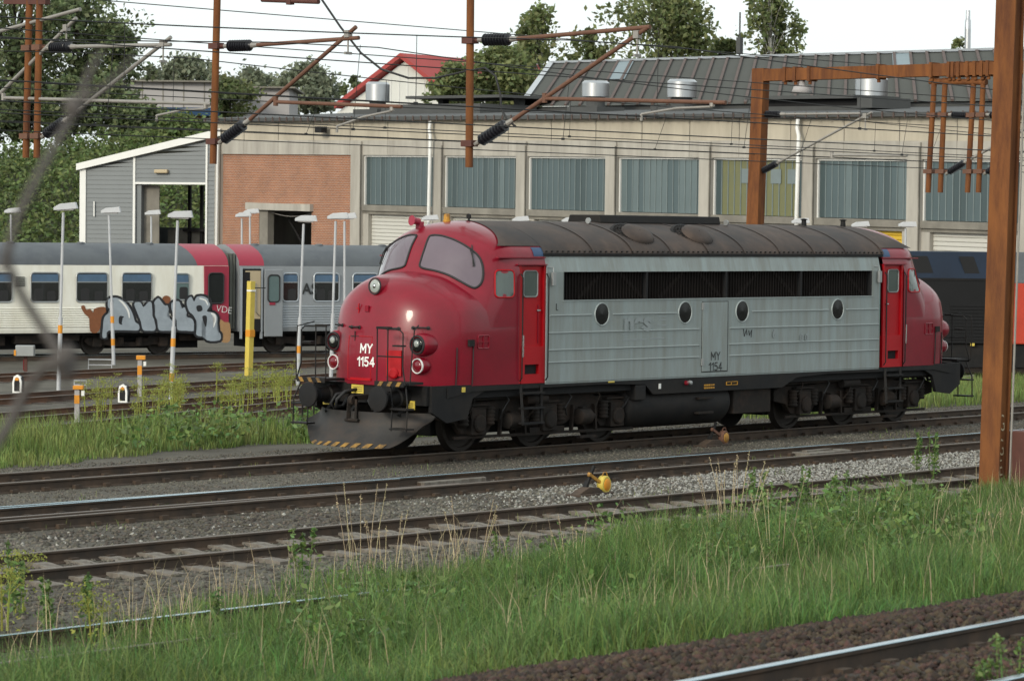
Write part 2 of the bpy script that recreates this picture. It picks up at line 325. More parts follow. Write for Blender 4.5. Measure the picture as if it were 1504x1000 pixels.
# ---------------------------------------------------------------- ground and tracks
ys = [-2500, -400, -60, -26, -25.2, -23.6, -21, -19, -17, 4] + [4+12*i/12 for i in range(1, 13)] + [60, 400, 2500]
xs = [-2500, -400, -60, -20, 20, 60, 120, 400, 2500]
g = MB(); g.grid([[(x, y, gz(x, y)) for x in xs] for y in ys]); ground = struct(g.build('ground', 'gravel', smooth=True))
def in_view(x, y, z=0.0, m=40):
    d = Vector((x, y, z))-CAM; w = d.dot(FW)
    if w < 2: return False
    return -m < 752+FPX*d.dot(RT)/w < 1504+m and -m < 500-FPX*d.dot(UP)/w < 1000+m
def view_mask(X, Y, Z, m=30):
    D = np.stack([X-CAM.x, Y-CAM.y, Z-CAM.z], 1); w = D@np.array(FW)
    px = 752+FPX*(D@np.array(RT))/w; py = 500-FPX*(D@np.array(UP))/w
    return (w > 2) & (px > -m) & (px < 1504+m) & (py > -m) & (py < 1000+m)
PROF = [(-.07, 0), (.07, 0), (.07, .012), (.012, .03), (.010, .125), (.034, .138), (.034, .158), (-.034, .158), (-.034, .138), (-.010, .125), (-.012, .03), (-.07, .012)]
def rail_mesh(mb, a, b, h=0.17, seg=1):
    a, b = Vector(a), Vector(b); d = (b-a); s = Vector((-d.y, d.x, 0)).normalized(); k = h/0.17
    mb.prism([a+s*x+Vector((0, 0, z*k-h)) for x, z in PROF], (0, 0, 0), d)
def head_mesh(mb, a, b, hw=1.0):
    a, b = Vector(a), Vector(b); d = b-a; s = Vector((-d.y, d.x, 0)).normalized()
    mb.prism([a+s*x*hw+Vector((0, 0, z)) for x, z in ((-.034, -.0118), (.034, -.0118), (.034, -.004), (.026, .001), (-.026, .001), (-.034, -.004))], (0, 0, 0), d)
def track(label, a, b, tops=('rail_top', 'rail_top'), sleeper=None, pitch=0.62, srange=None, gauge=1.505, chairs=0.65, zs=-0.158, extra=None, headw=1.0, rust='rail_rust'):
    a, b = Vector(a), Vector(b); mid = (a+b)/2; d = (b-a).normalized(); s = Vector((-d.y, d.x, 0))
    t = thing('railway_track', label, 'railway track', mid); T = Matrix.Translation(-mid)
    rails = [(a+s*k*gauge/2, b+s*k*gauge/2, tp) for k, tp in ((1, tops[0]), (-1, tops[1]))] + (extra or [])
    for p, q, tp in rails:
        m = MB(); rail_mesh(m, p, q); ro = m.build('rail', rust, t, T)
        m = MB(); head_mesh(m, p, q, headw); m.build('running_surface', tp, ro, T)
    if chairs:
        m = MB(); n = int((b-a).length/chairs)
        for p, q, tp in rails[:2]:
            for i in range(n):
                c = p+d*(i+.5)*chairs
                if in_view(c.x, c.y, c.z):
                    for k in (-1, 1): m.box(c+s*k*0.085+Vector((0, 0, -.135)), (0.13, 0.075, 0.05+random.random()*.02), Matrix.Rotation(math.atan2(d.y, d.x), 3, 'Z'))
        if m.v: stuff(m.build('rail_fastening', 'rail_rust', t, T))
    if sleeper:
        m = MB()
        L = [(0, -1.27), (0, 1.27)]
        prof = [(-.14, -.14), (-.115, 0.0), (.115, 0.0), (.14, -.14)]
        me = None; n = int((b-a).length/pitch)
        for i in range(n):
            c = a+d*(i+.5)*pitch
            if not (in_view(c.x, c.y-1.2, c.z, 90) or in_view(c.x, c.y+1.2, c.z, 90)): continue
            if srange and not srange(c): continue
            if me is None:
                mm = MB(); st = [(-1.27, -.02), (-.9, 0), (-.55, 0), (-.3, -.035), (.3, -.035), (.55, 0), (.9, 0), (1.27, -.02)]
                mm.grid([[(x, y, z+dz) for x, z in prof] for y, dz in st]); mm.add([(x, -1.27, z-.02) for x, z in prof], [[0, 1, 2, 3]]); mm.add([(x, 1.27, z-.02) for x, z in prof], [[3, 2, 1, 0]])
                me = mm.mesh('sleeper')
            o = link('sleeper', me, sleeper, t); o.location = c-mid+Vector((random.uniform(-.03, .03), random.uniform(-.04, .04), zs+.038+random.uniform(-.012, .01))); o.rotation_euler = (0, 0, math.atan2(d.y, d.x)+random.uniform(-.02, .02))
    return t
X0, X1 = -45, 95
track('rusty siding track under the red and silver locomotive', (X0, 0, 0), (X1, 0, 0), ('rail_top_dull', 'rail_top_dull'))
track('track with polished rails and switch blades directly in front of locomotive', (X0, -4.88, 0), (X1, -4.88, 0), ('rail_top', 'rail_top_dull'),
      extra=[((-30, -4.88+.75+.95, 0), (-3, -4.88+.75-.10, 0), 'rail_top'), ((-30, -4.88-.75+.95, 0), (-3, -4.88-.75+.075, 0), 'rail_top_dull')])
track('track on bare concrete sleepers between lever weight and tall grass', (X0, -9.86, 0), (X1, -9.86, 0), ('rail_top_dull', 'rail_top_dull'), 'concrete_sleeper', 0.62, chairs=0.62)
track('overgrown track half buried in the tall grass', (X0, -15.65, 0), (-9, -15.65, 0), ('rail_top', 'rail_top_dull'), chairs=0)
track('main line track with bright rail on brown ballast', (-24.48-30*1, -26.71-30*.055-.75, 1.2), (-24.48+75, -26.71+75*.055-.75, 1.2), ('rail_top', 'rail_top'), 'timber_sleeper', 0.62, chairs=0.62, zs=-.17, headw=1.12)
def pix_track(label, l0, r0, l1, r1, ext=(0.25, 0.9), **k):
    def g2(px, py): return onG(px, py, 0.17)
    a = (g2(*l0)+g2(*l1))/2; b = (g2(*r0)+g2(*r1))/2; d = b-a
    a2 = a-d*ext[0]; b2 = b+d*ext[1]; z = (a.z+b.z)/2; a2.z = b2.z = z
    return track(label, a2, b2, chairs=0, rust='rail_rust_far', sleeper='timber_sleeper', pitch=.7, zs=-.185, **k)
pix_track('far yard track second from the coaches, brown rails', (0, 545), (430, 526), (0, 556), (430, 537), tops=('rail_top_dull', 'rail_top_dull'))
pix_track('far yard track between the two white dwarf signals', (0, 577), (430, 549), (0, 588), (430, 560), tops=('rail_top_dull', 'rail_top_dull'))
pix_track('far yard track hidden among the yellow weeds', (0, 628), (430, 590), (0, 641), (430, 603), tops=('rail_top_dull', 'rail_top_dull'))
pix_track('far yard track just behind the yellow flowering weeds', (0, 604), (430, 570), (0, 617), (430, 583), tops=('rail_top_dull', 'rail_top_dull'))
# loose stones
OCT_F = np.array([[0, 2, 4], [2, 1, 4], [1, 3, 4], [3, 0, 4], [2, 0, 5], [1, 2, 5], [3, 1, 5], [0, 3, 5]])
def stones(name, label, X, Y, Z, S, m):
    n = len(X); V = np.zeros((n, 6, 3)); d = np.array([[1, 0, 0], [-1, 0, 0], [0, 1, 0], [0, -1, 0], [0, 0, 1], [0, 0, -1]], float)
    V[:] = d; V *= RNG.uniform(.55, 1.25, (n, 6, 1)); V += RNG.uniform(-.3, .3, (n, 6, 3))
    a = RNG.uniform(0, 6.28, n); ca, sa = np.cos(a)[:, None], np.sin(a)[:, None]
    x, y = V[..., 0].copy(), V[..., 1].copy(); V[..., 0] = x*ca-y*sa; V[..., 1] = x*sa+y*ca
    V *= S[:, None, None]; V[..., 2] *= .75; V += np.stack([X, Y, Z], 1)[:, None, :]
    F = (OCT_F[None]+6*np.arange(n)[:, None, None]).reshape(-1, 3)
    o = stuff(npmesh(name, V.reshape(-1, 3), F, m)); o['label'] = label; o['category'] = 'stones'; return o
def scatter(n, x0, x1, y0, y1, keep=None):
    X = RNG.uniform(x0, x1, n); Y = RNG.uniform(y0, y1, n); k = view_mask(X, Y, np.full(n, -.17))
    if keep is not None: k &= keep(X, Y)
    return X[k], Y[k]
railYs = np.array([-.75, .75, -4.13, -5.63, -9.11, -10.61, -14.9])
def offrail(X, Y): return np.abs(Y[:, None]-railYs[None]).min(1) > .09
X, Y = scatter(150000, -32, 32, -16, 3.2, offrail); n = len(X)
stones('gravel', 'grey and brown gravel between the tracks', X, Y, np.full(n, -.168), RNG.uniform(.012, .032, n)*(1+.5*(Y < -6)), 'stone_grey')
X, Y = scatter(26000, -25, 25, -8.9, -5.8); n = len(X); k = RNG.random(n) < np.clip((X+6)/10, .03, 1); X, Y = X[k], Y[k]; n = len(X)
stones('gravel', 'pale fresh gravel beside the yellow lever weight', X, Y, np.full(n, -.16), RNG.uniform(.02, .042, n), 'stone_light')
n0 = 140000; X = RNG.uniform(-34, -4, n0); Y = RNG.uniform(-29, -23.2, n0); Z = np.array([gz(0, y) for y in Y]); k = view_mask(X, Y, Z) & (np.abs(Y-(-26.71+(X+24.48)*.055)) > .07) & (Y < -23.75+.25*np.sin(X*1.9)+.2*np.sin(X*.7)+(X+16)*-.02); X, Y, Z = X[k], Y[k], Z[k]; n = len(X)
stones('gravel', 'coarse rust brown ballast around the main line rail', X, Y, Z+RNG.uniform(-.01, .04, n), RNG.uniform(.022, .052, n), 'stone_brown')
b = MB(); b.grid([[(x, y, gz(0, y)+.004) for x in (-70, 60)] for y in (-34, -26, -25.2, -23.75)]); struct(b.build('ballast_bed', 'ballast_soil'))
# ---------------------------------------------------------------- the red and silver diesel locomotive
LOC = Vector((9.45, 0, 0)); LT = Matrix.Translation(-LOC); MIR = Matrix.Diagonal((-1, 1, 1, 1)); MIRY = Matrix.Diagonal((1, -1, 1, 1))
loco = thing('diesel_locomotive', 'red and silver diesel locomotive with bulldog nose and snow plough standing on its own', 'locomotive', LOC)
ZB, ZE, ZT, HW, HE = 1.25, 3.60, 4.25, 1.52, 1.45
def lw(z):
    if z <= 3.31: return HW
    if z <= ZE: return HW+(HE-HW)*(z-3.31)/(ZE-3.31)
    t = min(1.0, (z-ZE)/(ZT-ZE)); return HE*max(0.0, 1-t**1.75)**(1/1.55)
def interp(tab, z):
    for (z0, v0), (z1, v1) in zip(tab, tab[1:]):
        if z <= z1:
            t = (z-z0)/(z1-z0); t = max(0, t); return v0+(v1-v0)*t
    return tab[-1][1]
def spline(tab, z):                                  # Catmull-Rom on uneven knots
    zs_ = [a for a, _ in tab]; vs_ = [b for _, b in tab]
    return float(np.interp(z, zs_, vs_)) if len(tab) < 3 else _pchip(zs_, vs_, z)
def _pchip(x, y, xi):
    i = max(0, min(len(x)-2, int(np.searchsorted(x, xi))-1)); h = [x[k+1]-x[k] for k in range(len(x)-1)]; d = [(y[k+1]-y[k])/h[k] for k in range(len(h))]
    def m(k):
        if k == 0: return d[0]
        if k == len(x)-1: return d[-1]
        if d[k-1]*d[k] <= 0: return 0.0
        return 2*d[k-1]*d[k]/(d[k-1]+d[k])
    t = max(0.0, min(1.0, (xi-x[i])/h[i])); m0, m1 = m(i), m(i+1)
    return (2*t**3-3*t**2+1)*y[i]+(t**3-2*t**2+t)*h[i]*m0+(-2*t**3+3*t**2)*y[i+1]+(t**3-t**2)*h[i]*m1
NOSE_XF = [(1.25, .66), (1.7, .655), (2.2, .70), (2.6, .77), (2.9, .87), (3.05, .97), (3.18, 1.17), (3.26, 1.45), (3.30, 1.72)]
NOSE_W = [(1.25, 1.49), (2.2, 1.515), (2.55, 1.49), (2.75, 1.40), (2.87, 1.29), (3.01, 1.10), (3.12, .92), (3.20, .75), (3.26, .50), (3.30, .12)]
CAB_XF = [(2.3, 1.32), (3.0, 1.66), (3.3, 1.80), (3.6, 1.93), (3.85, 2.06), (4.02, 2.20), (4.13, 2.38), (4.20, 2.68), (4.25, 3.15)]
CAB_XS = [(2.3, 2.45), (2.6, 2.55), (2.8, 2.70), (3.0, 2.92), (3.2, 3.12), (4.3, 3.12)]
def ring(xf, xs, w, n, N=30):                         # half outline from the centre line (y=0) to the side (y=-w) at xs
    pts = []
    for i in range(N+1):
        t = (math.pi/2)*(i/N); a = max(math.cos(t), 0)**(2/n); b = math.sin(t)**(2/n)
        pts.append((xs-(xs-xf)*a, -w*b))
    return pts
def full(half, z): return [Vector((x, y, z)) for x, y in reversed(half)]+[Vector((x, -y, z)) for x, y in half[1:]]
def densify(zs, k):
    out = []
    for a, b in zip(zs, zs[1:]): out += [a+(b-a)*i/k for i in range(k)]
    return out+[zs[-1]]
nose = MB(); rows = []
for z in densify([ZB, 1.7, 2.2, 2.6, 2.8, 2.95, 3.08, 3.18, 3.26, 3.30], 4):
    h = ring(spline(NOSE_XF, z), 2.12, spline(NOSE_W, z), 2.4)
    h = h+[(2.6, h[-1][1]), (3.12, -HW if z < 2.5 else h[-1][1])]
    rows.append(full(h, z))
nose.grid(rows)
cabm = MB(); rows = []
for z in densify([2.3, 2.8, 3.0, 3.31, ZE, 3.8, 4.0, 4.12, 4.2, 4.245], 4):
    h = ring(spline(CAB_XF, z), interp(CAB_XS, z), lw(z), 2.2, 36)+[(3.125, -lw(z))]; rows.append(full(h, z))
cabm.grid(rows)
cabw = MB(); cabw.add(nose.v, nose.f); cabw.add(cabm.v, cabm.f)
# the strip above the doors
top = MB()
for s in (-1, 1): top.grid([[(x, s*lw(z), z) for x in (3.12, 3.5, 3.89)] for z in densify([3.42, 3.6, 3.7, 3.85, 4.0, 4.12, 4.2, 4.245], 3)])
cabw.add(top.v, top.f)
CABV = [Vector(v) for v in cabw.v]; CABF = list(cabw.f)
def both(fn):                                         # build for the front end, then mirrored for the rear end
    for k in (0, 1): fn(LT if k == 0 else MIR @ LT, k)
ends = []
def shells(T, k):
    o = cabw.build('cab_body', 'loco_red', loco, T, smooth=True, auto=50); ends.append(o)
both(shells)
bvh = BVHTree.FromPolygons([tuple(v) for v in CABV], [tuple(f) for f in CABF])
def cast(px, py, lift=0.0):
    d = ray(px, py).normalized(); h, nrm, i, dist = bvh.ray_cast(CAM, d)
    if h is None: return None
    if nrm.dot(d) > 0: nrm = -nrm
    return h+nrm*lift
def patch(pix, lift, rings=5):
    cx = sum(p[0] for p in pix)/len(pix); cy = sum(p[1] for p in pix)/len(pix); rows = []
    for k in range(rings):
        f = 1-k/rings; rows.append([cast(cx+(x-cx)*f, cy+(y-cy)*f, lift) for x, y in pix])
    m = MB(); n = len(pix)
    for r in rows: m.v += r
    for k in range(rings-1): m.f += [[k*n+i, k*n+(i+1) % n, (k+1)*n+(i+1) % n, (k+1)*n+i] for i in range(n)]
    m.v.append(cast(cx, cy, lift)); c = len(m.v)-1; m.f += [[(rings-1)*n+i, (rings-1)*n+(i+1) % n, c] for i in range(n)]
    return m, rows[0]
def smoothloop(pts, k=3):
    out = []; n = len(pts)
    for i in range(n):
        p0, p1, p2, p3 = pts[i-1], pts[i], pts[(i+1) % n], pts[(i+2) % n]
        for j in range(k):
            t = j/k; out.append(tuple(0.5*((2*p1[a])+(-p0[a]+p2[a])*t+(2*p0[a]-5*p1[a]+4*p2[a]-p3[a])*t*t+(-p0[a]+3*p1[a]-3*p2[a]+p3[a])*t**3) for a in (0, 1)))
    return out
WS = [(970, 225), (1060, 230), (1180, 270), (1290, 330), (1380, 400), (1420, 470), (1435, 560), (1422, 650), (1385, 695), (1340, 705), (1250, 660), (1120, 590), (1000, 550), (900, 530), (858, 510), (858, 475), (900, 345), (935, 248)]
WS = smoothloop([(480+x/6.25, 310+y/6.25) for x, y in WS])
wm, wedge = patch(WS, 0.006)
fm = MB(); fm.tube([p for p in wedge]+[wedge[0], wedge[1]], 0.021, 6)
wp = MB(); wp.tube([cast(693, 361, .02), cast(694, 375, .05), cast(695, 392, .035)], .012, 6); wp.tube([cast(690, 366, .05), cast(695, 382, .05), cast(697, 391, .03)], .008, 5)
def screens(T, k):
    for S in (Matrix.Identity(4), MIRY):
        o = wm.build('windscreen', 'cab_glass', ends[k], T @ S, smooth=True)
        fm.build('window_seal', 'rubber', ends[k], T @ S, smooth=True); wp.build('wiper', 'rubber', ends[k], T @ S)
both(screens)
def rrect(x0, x1, z0, z1, r, n=4):
    pts = []
    for cx, cz, a0 in ((x1-r, z1-r, 0), (x0+r, z1-r, 90), (x0+r, z0+r, 180), (x1-r, z0+r, 270)):
        for i in range(n+1):
            a = math.radians(a0+90*i/n); pts.append((cx+r*math.cos(a), cz+r*math.sin(a)))
    return pts
# cab side window (on the curved side), seen through the photograph's pixels
SW = [(x, y) for x, y in rrect(727, 755, 397, 437, 6)]
sm_, sedge = patch(SW, 0.006, 3); sf = MB(); sf.tube(sedge+[sedge[0], sedge[1]], 0.016, 6)
def sidewin(T, k):
    for S in (Matrix.Identity(4), MIRY):
        sm_.build('side_window', 'side_glass', ends[k], T @ S, smooth=True); sf.build('window_seal', 'loco_red_door', ends[k], T @ S, smooth=True)
both(sidewin)
# doors (recessed), jambs, steps in the door foot
def doors(T, k):
    for S in (Matrix.Identity(4), MIRY):
        TS = T @ S; e = ends[k]
        m = MB(); m.box2((3.12, -1.46, 1.93), (3.89, -1.40, 3.44)); d = m.build('door', 'loco_red_door', e, TS)
        m = MB(); m.prism([(x, 0, z) for x, z in rrect(3.29, 3.67, 2.86, 3.32, .06)], (0, -1.470, 0), (0, -1.455, 0)); m.build('door_window', 'side_glass', d, TS)
        m = MB(); q = [(x, -1.474, z) for x, z in rrect(3.28, 3.68, 2.85, 3.33, .07)]; m.tube(q+[q[0], q[1]], .014, 6); m.build('window_seal', 'steel_grey', d, TS)
        m = MB(); m.beam((3.66, -1.48, 2.6), (3.76, -1.48, 2.6), .03, .025); m.build('door_handle', 'chrome', d, TS)
        m = MB(); m.box2((3.70, -1.475, 1.99), (3.715, -1.458, 2.7)); m.build('door_trim', 'loco_red', d, TS)
        m = MB(); m.box2((3.12, -1.50, ZB), (3.20, -1.35, 3.43)); m.box2((3.83, -1.505, ZB), (3.89, -1.35, 3.43)); m.build('door_jamb', 'loco_red_door', e, TS)
        m = MB()
        for z0, z1 in ((ZB, 1.42), (1.60, 1.93)): m.box2((3.20, -1.51, z0), (3.83, -1.44, z1))
        m.box2((3.20, -1.51, 1.42), (3.30, -1.44, 1.60)); m.box2((3.70, -1.51, 1.42), (3.83, -1.44, 1.60)); m.build('door_foot', 'loco_red_door', e, TS)
        m = MB(); m.box2((3.30, -1.44, 1.42), (3.70, -1.30, 1.60)); m.build('foot_recess', 'dark_void', e, TS)
        m = MB()
        for x in (3.14, 3.875): m.tube([(x, -1.53, 1.30), (x, -1.58, 1.36), (x, -1.585, 2.1), (x, -1.585, 3.2), (x, -1.53, 3.28)], .014, 6)
        m.build('grab_rail', 'loco_black', e, TS)
        m = MB(); m.tube([(3.145, -1.60, 1.75), (3.145, -1.605, 2.15)], .017, 6); m.build('grab_grip', 'chrome', e, TS)
        m = MB(); m.box2((2.55, -1.49, 3.565), (3.89, -1.40, 3.585)); m.box2((3.05, -1.535, 3.435), (3.89, -1.47, 3.455)); m.build('rain_strip', 'loco_red', e, TS)
        m = MB(); q = [(x, -1.53, z) for x, z in rrect(1.98, 2.27, 1.93, 2.15, .03)]
        gp = [Vector((x, 0, z)) for x, z in rrect(1.98, 2.28, 1.93, 2.16, .03)]
        def snap(v, lift=.006):
            h, nrm, i, dd = bvh.ray_cast(Vector((v.x, -4, v.z)), Vector((0, 1, 0)))
            return Vector((v.x, h.y-lift, v.z)) if h else Vector((v.x, -1.5, v.z))
        g2 = [snap(v) for v in gp]; m.tube(g2+[g2[0], g2[1]], .012, 5); c = snap(Vector((2.13, 0, 2.045))); m.beam(snap(Vector((1.98, 0, 2.045))), snap(Vector((2.28, 0, 2.045))), .02, .02); m.beam(snap(Vector((2.13, 0, 1.93))), snap(Vector((2.13, 0, 2.16))), .02, .02); m.build('sandbox_flap', 'loco_red', e, TS)
        m = MB()
        for x, z1 in ((1.50, 1.95), (1.86, 2.0)): m.tube([snap(Vector((x, 0, 1.27)), .012), snap(Vector((x, 0, 1.6)), .02), snap(Vector((x, 0, z1)), .015)], .011, 5)
        m.build('nose_rod', 'rubber', e, TS)
        m = MB(); p = snap(Vector((1.80, 0, 2.03)), .02); m.box(p, (.14, .05, .12)); m.build('cable_socket', 'loco_black', e, TS)
both(doors)
# nose fittings: head lamp, lamp pods, handles, hatch, numbers
def noseX(y, z, lift=0.0):
    h, nrm, i, dd = bvh.ray_cast(Vector((-3, y, z)), Vector((1, 0, 0)))
    if h is None: return Vector((.7, y, z)), Vector((-1, 0, 0))
    if nrm.x > 0: nrm = -nrm
    return h+nrm*lift, nrm
def nosefit(T, k):
    e = ends[k]
    p, nr = noseX(0.0, 3.02); ax = Vector((-1, 0, .05)).normalized(); o = Vector((.87, 0, 3.035))
    m = MB(); m.lathe([(-.40, .175), (.0, .165), (.02, .155)], o, ax, 24); hl = m.build('headlight', 'loco_red', e, T, smooth=True, auto=40)
    m = MB(); m.lathe([(.012, .158), (.032, .155), (.032, .135), (.016, .13)], o, ax, 24); m.build('lamp_ring', 'rubber', hl, T, smooth=True, auto=40)
    m = MB(); m.lathe([(.016, .135), (.028, .11), (.038, .06), (.04, .0)], o, ax, 24); m.build('lamp_lens', 'lamp_glass', hl, T, smooth=True)
    m = MB(); m.lathe([(.038, .045), (.052, .025), (.056, 0)], o, ax, 14); m.build('bulb', 'chrome', hl, T, smooth=True)
    for s in (-1, 1):
        # marker lamp pod: long egg lying along the nose side
        ax = Vector((-1, 0, 0)); o = Vector((.90, s*1.05, 2.0))
        m = MB(); m.lathe([(-.62, .02), (-.55, .11), (-.40, .19), (-.22, .225), (-.05, .21), (.04, .175)], o, ax, 22); pod = m.build('lamp_pod', 'loco_red', e, T, smooth=True)
        m = MB(); m.lathe([(.03, .18), (.055, .175), (.06, .15), (.035, .14)], o, ax, 22); m.build('lamp_ring', 'rubber', pod, T, smooth=True, auto=40)
        m = MB(); m.lathe([(.035, .15), (.052, .10), (.06, 0)], o, ax, 22); m.build('lamp_lens', 'porthole_glass', pod, T, smooth=True)
        m = MB(); m.lathe([(.055, .07), (.075, .05), (.08, 0)], o+Vector((0, -s*.0, .02)), ax, 14); m.build('bulb', 'lamp_glass', pod, T, smooth=True)
        o = Vector((.90, s*1.05, 1.62))
        m = MB(); m.lathe([(-.40, .10), (-.1, .155), (.03, .14)], o, ax, 20); rl = m.build('tail_light', 'loco_red', e, T, smooth=True)
        m = MB(); m.lathe([(.02, .142), (.045, .137), (.045, .122), (.02, .118)], o, ax, 20); m.build('lamp_ring', 'white_paint', rl, T, smooth=True, auto=40)
        m = MB(); m.lathe([(.02, .115), (.04, .07), (.045, 0)], o, ax, 20); m.build('lamp_lens', 'red_lens', rl, T, smooth=True)
    m = MB()
    for y0, z in ((-.55, 2.28), (-1.02, 2.30), (.35, 2.28), (.9, 2.30)):
        for dy in (-.11, .11):
            p, nr = noseX(y0+dy, z); m.cyl(p, p+nr*.07, .018, n=8); m.cyl(p+nr*.01, p+nr*.02, .035, n=10)
        a, na = noseX(y0-.11, z); b2, nb = noseX(y0+.11, z); m.tube([a+na*.07, b2+nb*.07], .014, 6)
    m.build('nose_handle', 'rubber', e, T)
    m = MB()                                           # nose hatch outline
    out = [(.52, 1.33), (.52, 2.12), (-.10, 2.12), (-.10, 1.33)]; pts = []
    for (a, b2), (c, d) in zip(out, out[1:]+out[:1]):
        for i in range(6): pts.append(noseX(a+(c-a)*i/6, b2+(d-b2)*i/6, .0)[0])
    m.tube(pts+[pts[0]], .008, 5); m.build('hatch_seam', 'loco_red_door', e, T)
    m = MB(); p, nr = noseX(.15, 1.36, .01); q = MB(); m.beam(noseX(-.12, 1.345, .012)[0], noseX(.42, 1.345, .012)[0], .03, .05); m.build('hatch_lip', 'loco_red_door', e, T)
    m = MB(); p, nr = noseX(-.62, 1.62, .0); p2 = noseX(-.62, 1.62, .02)[0]
    m.box(noseX(-.62, 1.66, .012)[0], (.05, .30, .46), Matrix.Rotation(math.atan2(nr.y, nr.x)-math.pi, 3, 'Z')); m.build('coupling_pocket', 'loco_red_door', e, T)
    m = MB(); m.lathe([(-.02, .10), (.03, .10), (.05, .07)], noseX(-.62, 1.48, .03)[0], nr, 16); m.build('jumper_socket', 'loco_red_door', e, T)
    m = MB(); p, nr = noseX(.10, 2.62, .02); m.box(p, (.03, .09, .11)); m.build('lamp_bracket', 'loco_red', e, T)
    m = MB(); p, nr = noseX(.32, 2.62, .015); m.box(p, (.02, .015, .18)); p, nr = noseX(.36, 2.62, .015); m.box(p, (.02, .05, .015)); m.build('lamp_bracket', 'loco_red_door', e, T)
    m = MB(); p, nr = noseX(.34, 2.12, .01); m.box(p, (.015, .22, .012)); m.box(p, (.015, .012, .18)); m.build('stencil_cross', 'rubber', e, T)
both(nosefit)
GLY = {'M': (.84, [[(.0, 0), (.0, 1)], [(.0, 1), (.42, .32)], [(.42, .32), (.84, 1)], [(.84, 1), (.84, 0)]]), 'Y': (.72, [[(0, 1), (.36, .48)], [(.36, .48), (.72, 1)], [(.36, .48), (.36, 0)]]),
    '1': (.30, [[(.0, .76), (.30, 1)], [(.30, 1), (.30, 0)]]), '5': (.58, [[(.56, 1), (.08, 1)], [(.08, 1), (.05, .55)], [(.05, .55), (.36, .64)], [(.36, .64), (.58, .42)], [(.58, .42), (.50, .08)], [(.50, .08), (.26, 0)], [(.26, 0), (.0, .12)]]),
    '4': (.66, [[(.48, 0), (.48, 1)], [(.48, 1), (.0, .28)], [(.0, .28), (.66, .28)]])}
def lettering(body, h, put, parent, m, sw=.19, gap=.30):      # bold painted characters; put(u, v, lift) maps the flat text onto a surface
    W_ = sum(GLY[c][0] for c in body)+gap*(len(body)-1); u0 = -W_/2
    for c in body:
        w, st = GLY[c]; mb = MB()
        for k, (a, b) in enumerate(st):
            d = Vector((b[0]-a[0], b[1]-a[1])); d.normalize(); n_ = Vector((-d.y, d.x))*sw/2; e_ = d*sw*.42
            A, B = Vector(a)-e_, Vector(b)+e_
            mb.add([put((u0+q.x)*h, (q.y-.5)*h, .006+k*.0005) for q in (A+n_, B+n_, B-n_, A-n_)], [[0, 1, 2, 3]])
        mb.build('painted_character', m, parent); u0 += w+gap
def nput(y, z): return lambda u, v, l: noseX(y-u, z+v, l)[0]-LOC
lettering('MY', .150, nput(.02, 1.905), ends[0], 'white_paint', .20); lettering('1154', .150, nput(.02, 1.665), ends[0], 'white_paint', .20)
